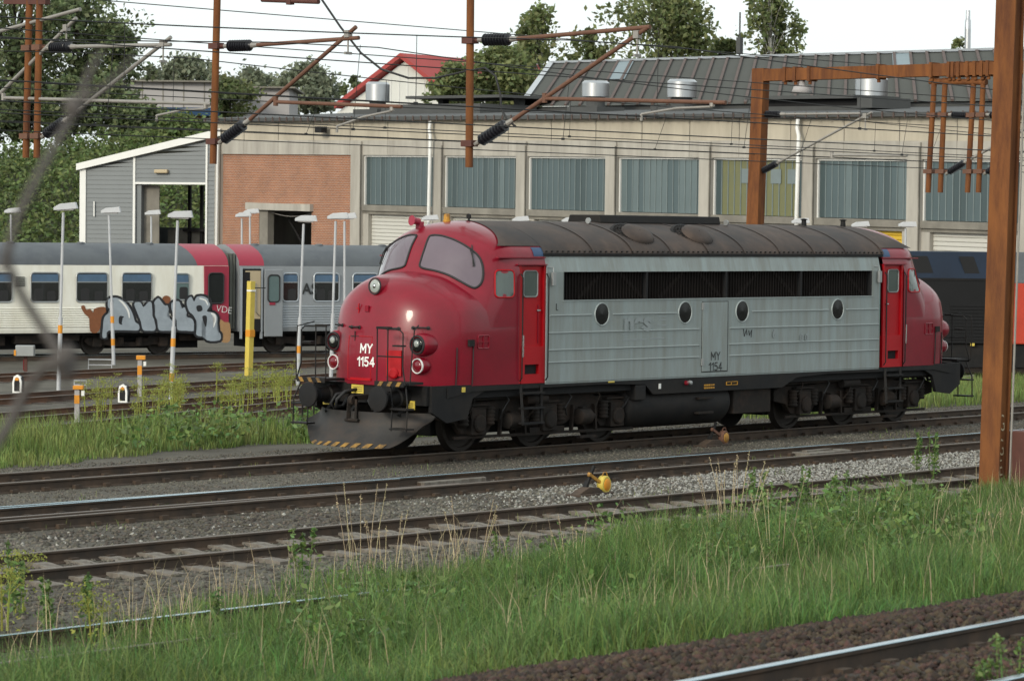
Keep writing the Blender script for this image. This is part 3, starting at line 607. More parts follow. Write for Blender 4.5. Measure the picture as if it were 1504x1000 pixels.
# ---- silver body sides
def sidepanel(TS, far):
    body = MB(); y0, y1 = -HW, -HW+.05
    for x0, x1, z0, z1 in ((3.89, 14.87, ZB, 2.78), (3.89, 4.38, 2.78, 3.31), (14.56, 14.87, 2.78, 3.31)): body.box2((x0, y0, z0), (x1, y1, z1))
    xs_ = np.linspace(3.89, 14.87, 12)
    body.grid([[(x, -lw(z)-o, z+dz) for x in xs_] for z, o, dz in ((3.31, 0, 0), (3.40, 0, 0), (3.5, 0, 0), (ZE, 0, 0))]); body.grid([[(x, y, 3.31) for x in (3.89, 14.87)] for y in (-HW, -HW+.25)])
    s = body.build('silver_side', 'loco_silver', loco, TS)
    m = MB(); m.box2((4.38, -1.40, 2.78), (14.56, -1.36, 3.31)); gl = m.build('grille_band', 'grille_dark', s, TS)
    for x in (4.385, 6.9, 9.45, 12.0, 14.54): m = MB(); m.box2((x-.03, -1.515, 2.781), (x+.03, -1.41, 3.309)); m.build('grille_post', 'dark_void', gl, TS)
    for i in range(8):
        x = 4.9+i*1.25; m = MB(); up = i % 2 == 0
        m.beam((x, -1.415, 2.79 if up else 3.30), (x+.75, -1.415, 3.30 if up else 2.79), .02, .08); m.build('grille_strut', 'grille_strut', gl, TS)
    m = MB()
    for x in np.arange(4.45, 14.5, .09): m.box2((x, -1.45, 2.785), (x+.012, -1.41, 3.305))
    stuff(m.build('grille_fin', 'grille_dark', gl, TS))
    m = MB(); m.box2((4.36, -1.535, 2.765), (14.58, -1.50, 2.779)); m.build('grille_sill', 'loco_silver_rib', s, TS)
    ports = (5.52, 8.10, 9.97, 13.30)
    for x in ports:
        m = MB(); m.lathe([(0, .225), (.016, .218), (.016, .205), (0, .20)], (x, -HW, 2.505), (0, -1, 0), 28); po = m.build('porthole', 'loco_silver_rib', s, TS, smooth=True, auto=40)
        m = MB(); m.lathe([(.002, .205), (.006, .0)], (x, -HW, 2.505), (0, -1, 0), 28); m.build('porthole_glass', 'porthole_glass', po, TS)
    def rib(x0, x1, z):
        m = MB(); m.prism([(0, 0, z-.018), (0, -.018, z-.006), (0, -.018, z+.006), (0, 0, z+.012)], (x0, -HW, 0), (x1, -HW, 0)); m.build('rib', 'loco_silver_rib', s, TS)
    for x0, x1 in ((3.98, 5.22), (5.86, 7.82), (10.3, 12.98), (13.6, 14.8)): rib(x0, x1, 2.50)
    for z in (2.175, 1.855, 1.625):
        for x0, x1 in ((3.96, 8.56), (9.56, 14.82)): rib(x0, x1, z)
    m = MB(); m.box2((8.66, -HW-.012, 1.33), (9.48, -HW+.01, 2.70)); h = m.build('hatch', 'loco_silver', s, TS, bevel=.006)
    m = MB()
    for z in (1.45, 2.55): m.box2((8.63, -HW-.035, z), (8.69, -HW-.005, z+.14))
    m.build('hatch_hinge', 'steel_grey', h, TS)
    m = MB()
    for x in (8.645, 9.495): m.box2((x, -HW-.003, 1.33), (x+.012, -HW+.01, 2.70))
    m.box2((8.645, -HW-.003, 1.31), (9.507, -HW+.01, 1.325)); m.box2((8.645, -HW-.003, 2.704), (9.507, -HW+.01, 2.716)); m.build('hatch_gap', 'grille_dark', s, TS)
    m = MB(); m.box2((3.88, -HW-.004, ZB), (3.90, -HW+.01, 3.43)); m.build('panel_edge', 'loco_silver_rib', s, TS)
    m = MB(); m.box2((3.89, -1.51, ZB-.03), (14.87, -1.40, ZB-.004)); m.build('body_edge', 'loco_silver', s, TS)
    for x in (4.02, 14.76):
        m = MB(); m.box((x, -1.58, 3.18), (.10, .05, .24)); m.tube([(x-.1, -1.50, 3.40), (x, -1.56, 3.40), (x, -1.58, 3.30)], .012, 5); m.build('mirror', 'steel_grey', s, TS, bevel=.01)
    return s
R2 = Matrix.Rotation(math.pi, 4, 'Z')
side = sidepanel(LT, False); sidepanel(R2 @ LT, True)
FACE = Matrix.Rotation(math.pi/2, 4, 'X')
def sidetext(body, x, z, size, m, name='running_number', sx=1.0, bold=.008): text(body, size, m, name, side, Matrix.Translation((x-9.45, -HW-.016, z)) @ FACE, .001, bold, sx)
sput = lambda x, z: (lambda u, v, l: Vector((x+u-9.45, -HW-.012-l, z+v)))
lettering('MY', .15, sput(9.09, 1.63), side, 'text_black', .15); lettering('1154', .15, sput(9.09, 1.42), side, 'text_black', .15)
sidetext('nes', 6.60, 2.33, .50, 'faded_mark', 'faded_lettering', 1.25, .02)
m = MB()
for x0, x1, z in ((7.25, 7.5, 2.42), (7.25, 7.5, 2.36), (7.20, 7.5, 2.25), (6.15, 6.35, 2.10), (6.15, 6.9, 1.99), (7.0, 7.45, 2.0)): m.box2((x0, -HW-.003, z), (x1, -HW+.01, z+.03))
m.build('faded_lettering', 'faded_mark', side, LT)
sidetext('6', 11.05, 2.03, .22, 'faded_mark', 'faded_lettering'); sidetext('0 0', 12.1, 1.93, .22, 'faded_mark', 'faded_lettering')
m = MB()
for pts in ([(10.02, 2.15), (10.05, 2.0), (10.12, 2.14), (10.14, 2.03)], [(10.2, 2.12), (10.22, 2.02), (10.3, 2.13), (10.28, 1.98)]): m = MB(); m.tube([(x, -HW-.006, z) for x, z in pts], .008, 4); m.build('scrawl', 'text_black', side, LT)
m = MB()
m.tube([(4.17, -HW-.004, 2.72), (4.17, -HW-.004, 2.60), (4.22, -HW-.004, 2.60)], .008, 4); m.build('scrawl', 'text_black', side, LT)
# ---- roof
def roofgrid(x0, x1, lift=.010, zmin=3.615, nx=2, xf=None):
    zs = densify([zmin, 3.82, 3.87, 4.0, 4.12, 4.2, ZT-.004], 3); rows = []
    half = [(lw(z)+lift, z+lift) for z in zs]
    sec = [(-w, z) for w, z in half]+[(w, z) for w, z in reversed(half)]
    m = MB(); m.grid([[((x0+(x1-x0)*i/nx) if not (xf and i == 0) else xf(z), y, z) for y, z in sec] for i in range(nx+1)]); return m
def xfront(z): return 2.62+(3.25-2.62)*((max(z, 3.78)-3.78)/(4.25-3.78))**.8
m = roofgrid(2.62, 3.86, zmin=3.78, xf=lambda z: xfront(z)); 
for T in (LT, MIR @ LT): m.build('roof_end', 'loco_roof', loco, T, smooth=True)
seams = [3.86, 5.35, 6.55, 7.75, 8.95, 10.15, 11.35, 12.55, 13.7, 15.04]
for a, b in zip(seams, seams[1:]):
    rp = roofgrid(a+.006, b-.006, zmin=3.64); o = rp.build('roof_panel', 'loco_roof', loco, LT, smooth=True)
    m = roofgrid(b-.035, b+.035, lift=.022, zmin=3.64, nx=1); m.build('roof_strap', 'loco_roof', o, LT, smooth=True)
m = MB()
for s in (-1, 1): m.box2((3.86, s*1.47, 3.60), (15.04, s*1.43, 3.655))
m.build('roof_gutter', 'loco_black', loco, LT)
m = MB()
for x in np.arange(3.95, 15, .16):
    m.box((x, -1.455, 3.69), (.03, .03, .03))
stuff(m.build('roof_bolt', 'loco_black', loco, LT))
for T in (LT, MIR @ LT):
    for S in (Matrix.Identity(4), MIRY):
        m = MB(); m.grid([[(x, -lw(z)-.008, z) for x in (3.58, 3.875)] for z in (3.60, 3.64, 3.68, 3.72, 3.765)]); m.build('blue_corner', 'loco_blue', loco, T @ S)
# roof fans: oval domes with a slatted skirt sitting in dished wells
for x in (7.15, 9.05):
    for s in (-1, 1):
        c = Vector((x, s*1.0, 3.94)); R = Matrix.Rotation(-s*.62, 3, 'X')
        def ov(rx, ry, z, n=28): return [c+R@Vector((rx*math.cos(2*math.pi*i/n), ry*math.sin(2*math.pi*i/n), z)) for i in range(n)]
        m = MB(); m.grid([q+[q[0]] for q in (ov(.62, .50, -.04), ov(.60, .48, .03), ov(.50, .38, .03))]); f = m.build('fan_well', 'loco_black', loco, LT @ Matrix.Scale(-1, 4, (0, 1, 0)) if False else LT, smooth=True)
        m = MB(); m.grid([q+[q[0]] for q in (ov(.40, .30, .10), ov(.38, .285, .15), ov(.27, .2, .19), ov(.1, .08, .205), ov(.01, .01, .205))]); m.build('fan_cap', 'loco_roof', f, LT, smooth=True)
        m = MB(); m.grid([q+[q[0]] for q in (ov(.34, .25, -.02), ov(.36, .27, .11))]); m.build('fan_throat', 'dark_void', f, LT, smooth=True)
        m = MB()
        for k in range(30):
            a = 2*math.pi*k/30; p = c+R@Vector((.40*math.cos(a), .30*math.sin(a), .10)); q = c+R@Vector((.56*math.cos(a), .44*math.sin(a), .035)); m.tube([p, q], .008, 4)
        for rr in (.44, .5, .56): q = ov(rr, rr*.78, .10-(rr-.40)*.4); m.tube(q+[q[0]], .008, 4)
        stuff(m.build('fan_guard', 'loco_black', f, LT))
m = MB(); m.prism([(0, y, z) for y, z in ((-.25, 4.24), (-.22, 4.40), (.55, 4.40), (.6, 4.24))], (7.0, 0, 0), (10.9, 0, 0)); o = m.build('exhaust_housing', 'loco_black', loco, LT, bevel=.02)
m = MB()
for x in (6.5, 10.95): m.lathe([(-.015, .06), (.015, .06)], (x, -.35, 4.28), (1, 0, 0), 12)
m.build('lifting_eye', 'steel_grey', loco, LT)
m = MB(); m.lathe([(0, .075), (.05, .075), (.055, .062), (.16, .058), (.175, .03)], (2.95, .15, 4.20), (0, 0, 1), 16); be = m.build('beacon', 'yellow_worn', loco, LT, smooth=True, auto=40)
m = MB(); m.lathe([(0, .06), (.14, .07), (.18, .10)], (2.40, .35, 4.22), (-1, .15, .1), 12); m.box((2.42, .35, 4.15), (.1, .12, .14)); m.build('horn', 'coach_red', loco, LT)
m = MB(); m.lathe([(-.02, .05), (.01, .05)], (3.4, 0, 4.33), (1, 0, 0), 12); m.box((3.4, 0, 4.27), (.03, .03, .06)); m.build('lifting_eye', 'loco_black', loco, LT)
for x in (15.35, 13.9): m = MB(); m.lathe([(0, .06), (.12, .05), (.14, .09), (.16, .02)], (x, -.2, 4.24), (0, 0, 1), 10); m.build('roof_vent', 'loco_black', loco, LT)
# ---- underframe
m = MB()
for s in (-1, 1):
    poly = [(1.2, 1.245), (1.2, 1.05), (1.9, 1.15), (5.6, 1.17), (6.9, 1.13), (7.15, .93), (11.4, .93), (11.9, 1.12), (13.0, 1.17), (17.0, 1.15), (17.7, 1.05), (17.7, 1.245)]
    m.prism([(x, 0, z) for x, z in poly], (0, s*1.50, 0), (0, s*1.44, 0))
m.build('sill_beam', 'loco_black', loco, LT)
m = MB(); m.box2((1.3, -1.38, 1.02), (17.6, 1.38, 1.24)); m.box2((6.9, -.6, .45), (12, .6, 1.02)); m.build('underframe', 'dark_void', loco, LT)
for x0, x1 in ((6.55, 9.80),):
    for s in (-1, 1):
        m = MB(); m.lathe([(0, .30), (.06, .40), (.14, .45), (x1-x0-.1, .45), (x1-x0, .40), (x1-x0+.01, .05)], (x0, s*.98, .70), (1, 0, 0), 28); tk = m.build('fuel_tank', 'loco_black' if s < 0 else 'bogie_grime', loco, LT, smooth=True, auto=50)
        m = MB(); m.box2((8.62, s*1.50, .78), (9.1, s*1.35, .82)); m.box2((8.62, s*1.50, .49), (9.1, s*1.32, .53)); m.build('step', 'bogie_grime', tk, LT)
m = MB(); m.box2((9.86, -1.42, .44), (11.12, 1.42, .93)); m.build('battery_box', 'bogie_grime', loco, LT, bevel=.015)
m = MB(); m.box2((6.60, -1.50, .83), (6.92, -1.2, 1.12)); m.build('relay_box', 'loco_black', loco, LT, bevel=.01)
def plate(x, z, w, h, mt, y=-1.504): m = MB(); m.box2((x-w/2, y-.008, z-h/2), (x+w/2, y+.006, z+h/2)); return m.build('label_plate', mt, loco, LT)
plate(7.35, 1.08, .06, .10, 'white_paint'); plate(5.85, 1.21, .18, .03, 'yellow_paint')
for z in (1.055, 1.0):
    for i in range(5): plate(8.80+i*.07, z, .05, .03, 'yellow_worn')
plate(9.68, 1.10, .38, .012, 'yellow_worn', -1.508); plate(9.68, 1.04, .38, .012, 'yellow_worn', -1.508); plate(9.50, 1.07, .012, .07, 'yellow_worn', -1.508); plate(9.86, 1.07, .012, .07, 'yellow_worn', -1.508); plate(9.66, 1.07, .012, .07, 'yellow_worn', -1.508)
plate(1.62, 1.19, .09, .09, 'yellow_paint', -1.50)
for x, mt in ((8.18, 'red_lens'), (8.30, 'steel_grey')): m = MB(); m.lathe([(0, .05), (.05, .04), (.06, 0)], (x, -1.50, 1.12), (0, -1, 0), 10); m.build('valve_knob', mt, loco, LT)
# ---- bogies
def bogie(cx):
    B = MB(); par = None
    g = 'bogie_grime'
    fr = MB()
    for s in (-1, 1):
        poly = [(-2.95, .62), (-2.95, .84), (-2.6, .93), (-1.5, .93), (-1.2, 1.03), (1.2, 1.03), (1.5, .93), (2.6, .93), (2.95, .84), (2.95, .62), (2.55, .55), (2.35, .34), (1.65, .34), (1.45, .55), (.95, .58), (.55, .42), (-.55, .42), (-.95, .58), (-1.45, .55), (-1.65, .34), (-2.35, .34), (-2.55, .55)]
        fr.prism([(cx+x, 0, z) for x, z in poly], (0, s*1.14, 0), (0, s*1.02, 0))
    fr.box2((cx-2.9, -1.05, .65), (cx-2.75, 1.05, .85)); fr.box2((cx+2.75, -1.05, .65), (cx+2.9, 1.05, .85)); fr.box2((cx-.7, -1.05, .6), (cx+.7, 1.05, .95))
    par = fr.build('bogie', g, loco, LT, bevel=.015)
    m = MB(); m.box2((cx-2.6, -.60, .30), (cx+2.6, .60, 1.05)); m.build('dark_inner_block', 'dark_void', par, LT)  # plain dark block, added so no bright ground shows between the wheels
    for a in (-2.014, 0, 2.014):
        x = cx+a
        for s in (-1, 1):
            m = MB(); m.lathe([(-.07, .545), (-.04, .52), (.06, .51), (.07, .44), (.03, .42), (.02, .18), (.06, .17), (.07, .1)], (x, s*.75, .515), (0, s, 0), 32); w = m.build('wheel', 'wheel_steel', par, LT, smooth=True, auto=35)
            m = MB(); m.box2((x-.20, s*1.13, .33), (x+.20, s*1.27, .80)); m.lathe([(0, .17), (.05, .165), (.07, .13), (.075, .05)], (x, s*1.26, .54), (0, s, 0), 18); m.build('axle_box', g, par, LT, bevel=.012)
            for dx in (-.36, .36):
                m = MB(); m.lathe([q for k in range(5) for q in ((k*.07, .085), (k*.07+.03, .11), (k*.07+.06, .085))], (x+dx, s*1.20, .50), (0, 0, 1), 12); m.build('coil_spring', g, par, LT, smooth=True)
            m = MB(); m.prism([(x+q, 0, z) for q, z in ((-.33, .86), (.33, .86), (.30, .90), (-.30, .90))], (0, s*1.13, 0), (0, s*1.26, 0)); m.box2((x-.28, s*1.12, .80), (x+.28, s*1.22, .84)); m.build('axle_guard', g, par, LT)
    for s in (-1, 1):
        for a in (-1.05, 1.02):
            m = MB(); m.lathe([(0, .10), (.03, .15), (.34, .15), (.38, .08), (.52, .05)], (cx+a-.25, s*1.28, .56), (1, 0, 0), 16); m.box((cx+a, s*1.2, .56), (.1, .12, .36)); m.build('brake_cylinder', g, par, LT, smooth=True, auto=40)
            m = MB(); m.beam((cx+a-.3, s*1.18, .30), (cx+a-.25, s*1.18, .78), .07, .05); m.beam((cx+a+.42, s*1.18, .30), (cx+a+.38, s*1.18, .78), .07, .05); m.build('brake_hanger', g, par, LT)
        m = MB(); m.tube([(cx-2.7, s*1.24, .98), (cx-1.2, s*1.26, 1.0), (cx+.3, s*1.24, 1.02), (cx+2.7, s*1.22, 1.0)], .035, 8); m.build('air_pipe', g, par, LT)
        m = MB(); m.lathe([(0, .09), (.6, .09)], (cx-.75, s*1.28, .93), (1, 0, 0), 14); m.build('sand_cylinder', g, par, LT)
        for k in range(6): x = cx-2.3+k*.9; m = MB(); m.tube([(x, s*1.25, 1.15), (x+.08+.05*(k % 2), s*1.34, .95), (x-.04, s*1.33, .75), (x+.12*(1-k % 3), s*1.24, .6)], .016, 6); m.build('hose', 'rubber' if k % 2 else 'bogie_grime', par, LT)
        m = MB(); m.box2((cx-.5, s*1.10, .30), (cx+.5, s*1.2, .40)); m.beam((cx-2.6, s*1.16, .29), (cx+2.6, s*1.16, .27), .05, .05); m.build('brake_rigging', g, par, LT)
        m = MB(); m.box2((cx+.85, s*1.2, .15), (cx+1.35, s*1.3, .20)); m.build('sand_step', 'bogie_grime', par, LT)
        m = MB(); m.prism([(cx+x, 0, z) for x, z in ((-2.9, .80), (-2.6, 1.12), (-1.2, 1.20), (1.2, 1.20), (2.6, 1.12), (2.9, .8), (2.4, .98), (1.0, 1.06), (-1.0, 1.06), (-2.4, .98))], (0, s*1.06, 0), (0, s*1.0, 0)); m.build('bolster_plate', g, par, LT)
for cx in (9.45-5.118, 9.45+5.118): bogie(cx)
# ---- buffer beams, buffers, plough, platforms, steps
def endgear(T, k):
    m = MB(); m.box2((.72, -1.42, .92), (.90, 1.42, 1.27)); m.prism([(x, 0, z) for x, z in ((.8, .80), (.8, 1.27), (2.3, 1.27), (2.3, 1.18), (1.9, 1.02), (1.75, .66), (1.2, .60))], (0, -1.48, 0), (0, -1.40, 0)); m.prism([(x, 0, z) for x, z in ((.8, .80), (.8, 1.27), (2.3, 1.27), (2.3, 1.18), (1.9, 1.02), (1.75, .66), (1.2, .60))], (0, 1.48, 0), (0, 1.40, 0)); bb = m.build('buffer_beam', 'loco_black', loco, T)
    for s in (-1, 1):
        m = MB(); m.lathe([(0, .02), (.004, .12), (.018, .222), (.045, .232), (.06, .22), (.08, .10), (.25, .09), (.26, .125), (.50, .13), (.51, .17), (.72, .17)], (0, s*.875, 1.05), (1, 0, 0), 26); m.build('buffer', 'loco_black', bb, T, smooth=True, auto=40)
        # corner platform with hazard edge and railing
        m = MB(); m.box2((.22, s*.62, 1.30), (.72, s*1.34, 1.345)); pf = m.build('corner_platform', 'loco_black', bb, T)
        m = MB(); m.box2((.205, s*.62, 1.27), (.218, s*1.34, 1.36)); m.build('platform_edge', 'loco_black', pf, T)
        m = MB()
        for i in range(3): y = .70+i*.22; m.prism([(.195, s*y, 1.275), (.195, s*(y+.09), 1.275), (.195, s*(y+.15), 1.355), (.195, s*(y+.06), 1.355)], (0, 0, 0), (.008, 0, 0))
        m.build('hazard_stripe', 'hazard_dull', pf, T)
        m = MB()
        A, Bm, Cc = (.25, s*.64, 1.34), (.25, s*.90, 1.34), (.24, s*1.32, 1.34)
        m.tube([A, (.25, s*.64, 2.30)], .014, 6); m.tube([Bm, (.25, s*.90, 2.30)], .014, 6)
        m.tube([(.25, s*.62, 2.30), (.25, s*1.18, 2.29), (.25, s*1.27, 2.22), (.25, s*1.27, 1.62), (.22, s*1.36, 1.30)], .014, 6)
        m.tube([(.25, s*.64, 1.80), (.25, s*1.27, 1.80)], .013, 6); m.tube([(.28, s*1.42, 1.3), (.30, s*1.45, 1.9), (.34, s*1.46, 2.28), (.62, s*1.3, 2.36)], .013, 6)
        m.build('hand_rail', 'loco_black', pf, T)
        m = MB(); m.box2((.24, s*.62, 2.30), (.34, s*.92, 2.33)); m.box2((.24, s*1.02, 1.98), (.36, s*1.24, 2.01)); m.build('rail_plate', 'loco_black', pf, T)
        # step irons hanging in front of the plough
        m = MB()
        for y in (1.05, 1.42): m.tube([(.30, s*(y-.12), 1.30), (.22, s*y, .95), (.20, s*y, .48)], .015, 6)
        for z in (.50, .86): m.box2((.16, s*1.03, z), (.38, s*1.44, z+.03))
        m.build('step_iron', 'loco_black', bb, T)
        m = MB(); m.box2((.705, s*.98-.17, .84), (.715, s*.98+.17, 1.0)); m.build('yellow_plate', 'yellow_paint', bb, T)
        m = MB()
        for zz in (.88, .915, .95): m.box2((.700, s*.98-.13, zz), (.7049, s*.98+.13, zz+.008))
        m.build('plate_print', 'text_black', bb, T)
        # coupling hoses
        m = MB(); m.tube([(.72, s*.30, 1.15), (.45, s*.34, 1.12), (.30, s*.40, .98), (.34, s*.46, .84), (.52, s*.46, .85), (.58, s*.40, 1.0)], .032, 8); m.tube([(.72, s*.46, 1.1), (.40, s*.52, 1.06), (.30, s*.55, .9), (.42, s*.56, .80)], .028, 8); m.build('brake_hose', 'rubber', bb, T, smooth=True)
        # ladder under the door
        m = MB()
        for x in (3.20, 3.78): m.beam((x, s*1.50, 1.22), (x+(.04 if x < 3.5 else -.02), s*1.54, .48), .045, .05)
        for z in (.50, .78, 1.06): m.box2((3.20, s*1.46, z), (3.78, s*1.60, z+.035))
        m.build('door_ladder', 'loco_black', bb, T)
    m = MB(); m.box2((.66, -.02, 1.02), (.715, .38, 1.19)) if False else m.box2((.700, .12, 1.08), (.712, .42, 1.24)); m.build('yellow_plate', 'yellow_paint', bb, T)
    m = MB()
    for zz in (1.12, 1.155, 1.19): m.box2((.695, .15, zz), (.6998, .38, zz+.008))
    m.build('plate_print', 'text_black', bb, T)
    m = MB(); m.beam((.72, 0, 1.03), (.30, 0, 1.02), .10, .09); m.lathe([(-.05, .09), (.05, .09)], (.30, 0, .98), (0, 1, 0), 14); m.beam((.30, .09, 1.0), (.28, .10, .62), .04, .06); m.beam((.30, -.09, 1.0), (.28, -.10, .62), .04, .06); m.cyl((.28, -.16, .62), (.28, .16, .62), .03); m.build('draw_hook', 'bogie_grime', bb, T)
    if k == 1: return
    # plough: concave blade in plan nearly full width, lower lip thrown forward
    rows = []
    for i in range(9):
        t = i/8; row = []
        for j in range(25):
            y = -1.46+2.92*j/24; q = abs(y)/1.46
            zl = .15+.42*max(0, (q-.62)/.38)**1.6; x = .34+.62*(q**2.2)-.40*(1-t)**2.2-.06*t+.04; z = zl+(.78-zl)*t
            row.append((x, y*(1-.03*t), z))
        rows.append(row)
    m = MB(); m.grid(rows); m.grid([[(x+.03, y, z) for x, y, z in r] for r in rows]); m.grid([rows[0], [(x+.03, y, z) for x, y, z in rows[0]]]); m.grid([rows[-1], [(x+.03, y, z) for x, y, z in rows[-1]]])
    pl = m.build('snow_plough', 'plow_grey', bb, T, smooth=True, auto=50)
    for j in range(5, 21, 2):
        m = MB(); a = rows[0]; b = rows[1]; y0, y1 = a[j][1], a[min(j+1, 24)][1]
        dx = -.012; q = [Vector(a[j])+Vector((dx, 0, .005)), Vector(a[j+1])+Vector((dx, 0, .005)), Vector(b[j+1])+Vector((dx, -.05, .0)), Vector(b[j])+Vector((dx, -.05, .0))]
        m.prism(q, (0, 0, 0), (.008, 0, 0)); m.build('hazard_stripe', 'hazard_dull', pl, T)
    for y in (-.9, -.3, .3, .9): m = MB(); m.beam((.55, y, .72), (.85, y, 1.0), .08, .06); m.build('plough_bracket', 'loco_black', pl, T)
both(endgear)
# ---------------------------------------------------------------- coaches behind the yard
ZR = -0.40
_a = onZ(0, 523, ZR); _b = onZ(420, 518, ZR); CD = (_b-_a); CD.z = 0; CD.normalize(); CN = Vector((-CD.y, CD.x, 0)); CANG = math.atan2(CD.y, CD.x)
_j = onZ(345, 519, ZR); CO = _j+CN*.75; CO.z = ZR                    # point on the coach track below the coupling
def cxz(px, py, off=1.46):                                             # pixel -> (x, z) on the coaches' near side
    d = ray(px, py); o = CO-CN*off; t = (o-CAM).dot(CN)/d.dot(CN); p = CAM+d*t; return (p-CO).dot(CD), p.z-ZR
track('far track under the white and the silver passenger coaches', CO-CD*28, CO+CD*38, ('rail_top', 'rail_top'), chairs=0)
def coach_shell(t, x0, x1, side, roof, redx=None, redm=None, roofred=None):
    hw = 1.46; sec = [(.80, hw-.02), (.90, hw), (1.75, hw), (3.12, hw-.05)]
    arc = [(3.12, hw-.05), (3.30, hw-.10), (3.48, hw-.26), (3.65, hw-.55), (3.78, hw-.92), (3.86, .25), (3.87, 0)]
    m = MB(); m.grid([[(x, -y, z) for z, y in sec] for x in (x0, x1)]); m.grid([[(x, y, z) for z, y in sec] for x in (x0, x1)])
    full_ = [(-y, z) for z, y in sec+arc[1:]]+[(y, z) for z, y in reversed(sec+arc[1:-1])]
    for x in (x0+.004, x1-.004): m.add([(x, y, z) for y, z in full_], [list(range(len(full_)))])
    b = m.build('coach_body', side, t)
    prof = [(-y, z) for z, y in arc]+[(y, z) for z, y in reversed(arc[:-1])]
    cuts = [x0, x1] if not roofred else ([x0, roofred, x1] if roofred > (x0+x1)/2 else [x0, roofred, x1])
    for i, (a, c) in enumerate(zip(cuts, cuts[1:])):
        isred = roofred is not None and ((i == 1 and roofred > (x0+x1)/2) or (i == 0 and roofred < (x0+x1)/2))
        m = MB(); m.grid([[(x+(.25*(1-(z-3.1)/.77) if (isred and x == roofred and roofred > (x0+x1)/2) or (not isred and roofred == x and roofred > (x0+x1)/2) else 0), y, z+.004) for y, z in prof] for x in (a, c)]); m.build('coach_roof', 'coach_red' if isred else roof, t, smooth=True)
    for x in np.arange(x0+1.2, x1-1, 2.6):
        m = MB(); m.lathe([(0, .16), (.05, .15), (.07, .08)], (x, -.2, 3.84), (0, 0, 1), 12); m.build('roof_vent', roof, t)
    return b
def coach_window(t, x0, x1, z0, z1, frame='steel_grey', glass='coach_glass', blind=True, y=-1.455, seats=True):
    q = rrect(x0, x1, z0, z1, .12); m = MB(); m.prism([(x, 0, z) for x, z in q], (0, y-.012, 0), (0, y+.02, 0)); w = m.build('window', glass, t)
    if blind:
        for sx in ([.28, .72] if x1-x0 > .9 else [.6]):
            c_ = x0+(x1-x0)*sx; m = MB(); m.prism([(x, 0, z) for x, z in rrect(c_-.16, c_+.16, z0+.02, z0+.42+.05*math.sin(c_*7), .08)], (0, y-.0155, 0), (0, y-.0125, 0)); m.build('seat_back', 'rubber', w)
    m = MB(); p = [(x, y-.014, z) for x, z in q]; m.tube(p+[p[0], p[1]], .028, 5); m.build('window_frame', frame, w)
    if blind:
        m = MB(); m.box2((x0+.04, y-.018, z1-.30), (x1-.04, y-.0125, z1-.05)); m.build('blind', 'coach_blind', w); m = MB(); m.box2((x0+.03, y-.024, z1-.335), (x1-.03, y-.0125, z1-.30)); m.build('transom', 'steel_grey', w)
    return w
def coach_bogie(t, x):
    m = MB(); m.prism([(x+a, 0, z) for a, z in ((-1.7, .5), (-1.6, .62), (-.5, .58), (-.4, .45), (.4, .45), (.5, .58), (1.6, .62), (1.7, .5), (1.5, .34), (.9, .36), (.5, .30), (-.5, .30), (-.9, .36), (-1.5, .34))], (0, -1.06, 0), (0, -.96, 0)); b = m.build('bogie', 'bogie_grime', t)
    for a in (-1.25, 1.25):
        m = MB(); m.lathe([(-.06, .48), (-.03, .46), (.06, .45), (.06, .38), (.02, .36), (.02, .1)], (x+a, -.75, .455), (0, -1, 0), 24); m.build('wheel', 'wheel_steel', b, smooth=True, auto=40)
        m = MB(); m.box((x+a, -1.1, .46), (.3, .16, .3)); m.build('axle_box', 'bogie_grime', b)
    for a in (-.35, .35): m = MB(); m.lathe([(0, .12), (.3, .12)], (x+a, -1.08, .32), (0, 0, 1), 10); m.build('coil_spring', 'bogie_grime', b)
    return b
def under_boxes(t, x0, x1, seed):
    rr = random.Random(seed); x = x0
    while x < x1:
        w = rr.uniform(.5, 1.3); m = MB(); zb = rr.uniform(.32, .55); m.box2((x, -1.3+rr.random()*.2, zb), (x+w, -.8, .82)); m.build('equipment_box', 'bogie_grime', t); x += w+rr.uniform(.1, .6)
def ribs(t, x0, x1, z0, z1, n, mt):
    m = MB()
    for i in range(n):
        z = z0+(z1-z0)*(i+.5)/n; h = (z1-z0)/n
        m.prism([(0, 0, z-h*.42), (0, -.03, z-h*.1), (0, -.03, z+h*.1), (0, 0, z+h*.38)], (x0, -1.458, 0), (x1, -1.458, 0))
    return stuff(m.build('rib_panel', mt, t))
wc = thing('passenger_coach', 'cream white passenger coach with red end and grey bubble graffiti', 'coach', CO, CANG)
xe = cxz(336, 430)[0]; xw0 = xe-24.5; xr = cxz(300, 430)[0]
coach_shell(wc, xw0, xe, 'coach_white', 'coach_roof', roofred=cxz(282, 375)[0])
m = MB(); m.box2((xr, -1.466, .82), (xe, -1.40, 3.11)); m.build('red_end_panel', 'coach_red', wc)
ribs(wc, xw0, xr-.02, .98, 1.68, 9, 'coach_white')
for a, b in ((45, 87), (112, 158), (179, 223)): coach_window(wc, cxz(a, 420)[0], cxz(b, 420)[0], 1.86, 2.86)
xw = cxz(18, 420)[0]
for k in range(8): coach_window(wc, xw-1.1-k*1.75, xw-k*1.75, 1.86, 2.86)
coach_window(wc, cxz(257, 420)[0], cxz(278, 420)[0], 1.92, 2.84, glass='coach_glass_pale')
coach_window(wc, cxz(306, 420)[0], cxz(328, 420)[0], 1.80, 2.86, 'rubber', 'coach_glass', False, y=-1.47)
m = MB(); vx = cxz(30, 409)[0]
for k in range(5): m.box2((vx-.16, -1.475, 2.40+k*.07), (vx+.16, -1.45, 2.44+k*.07))
m.build('air_vent', 'gangway_grey', wc)
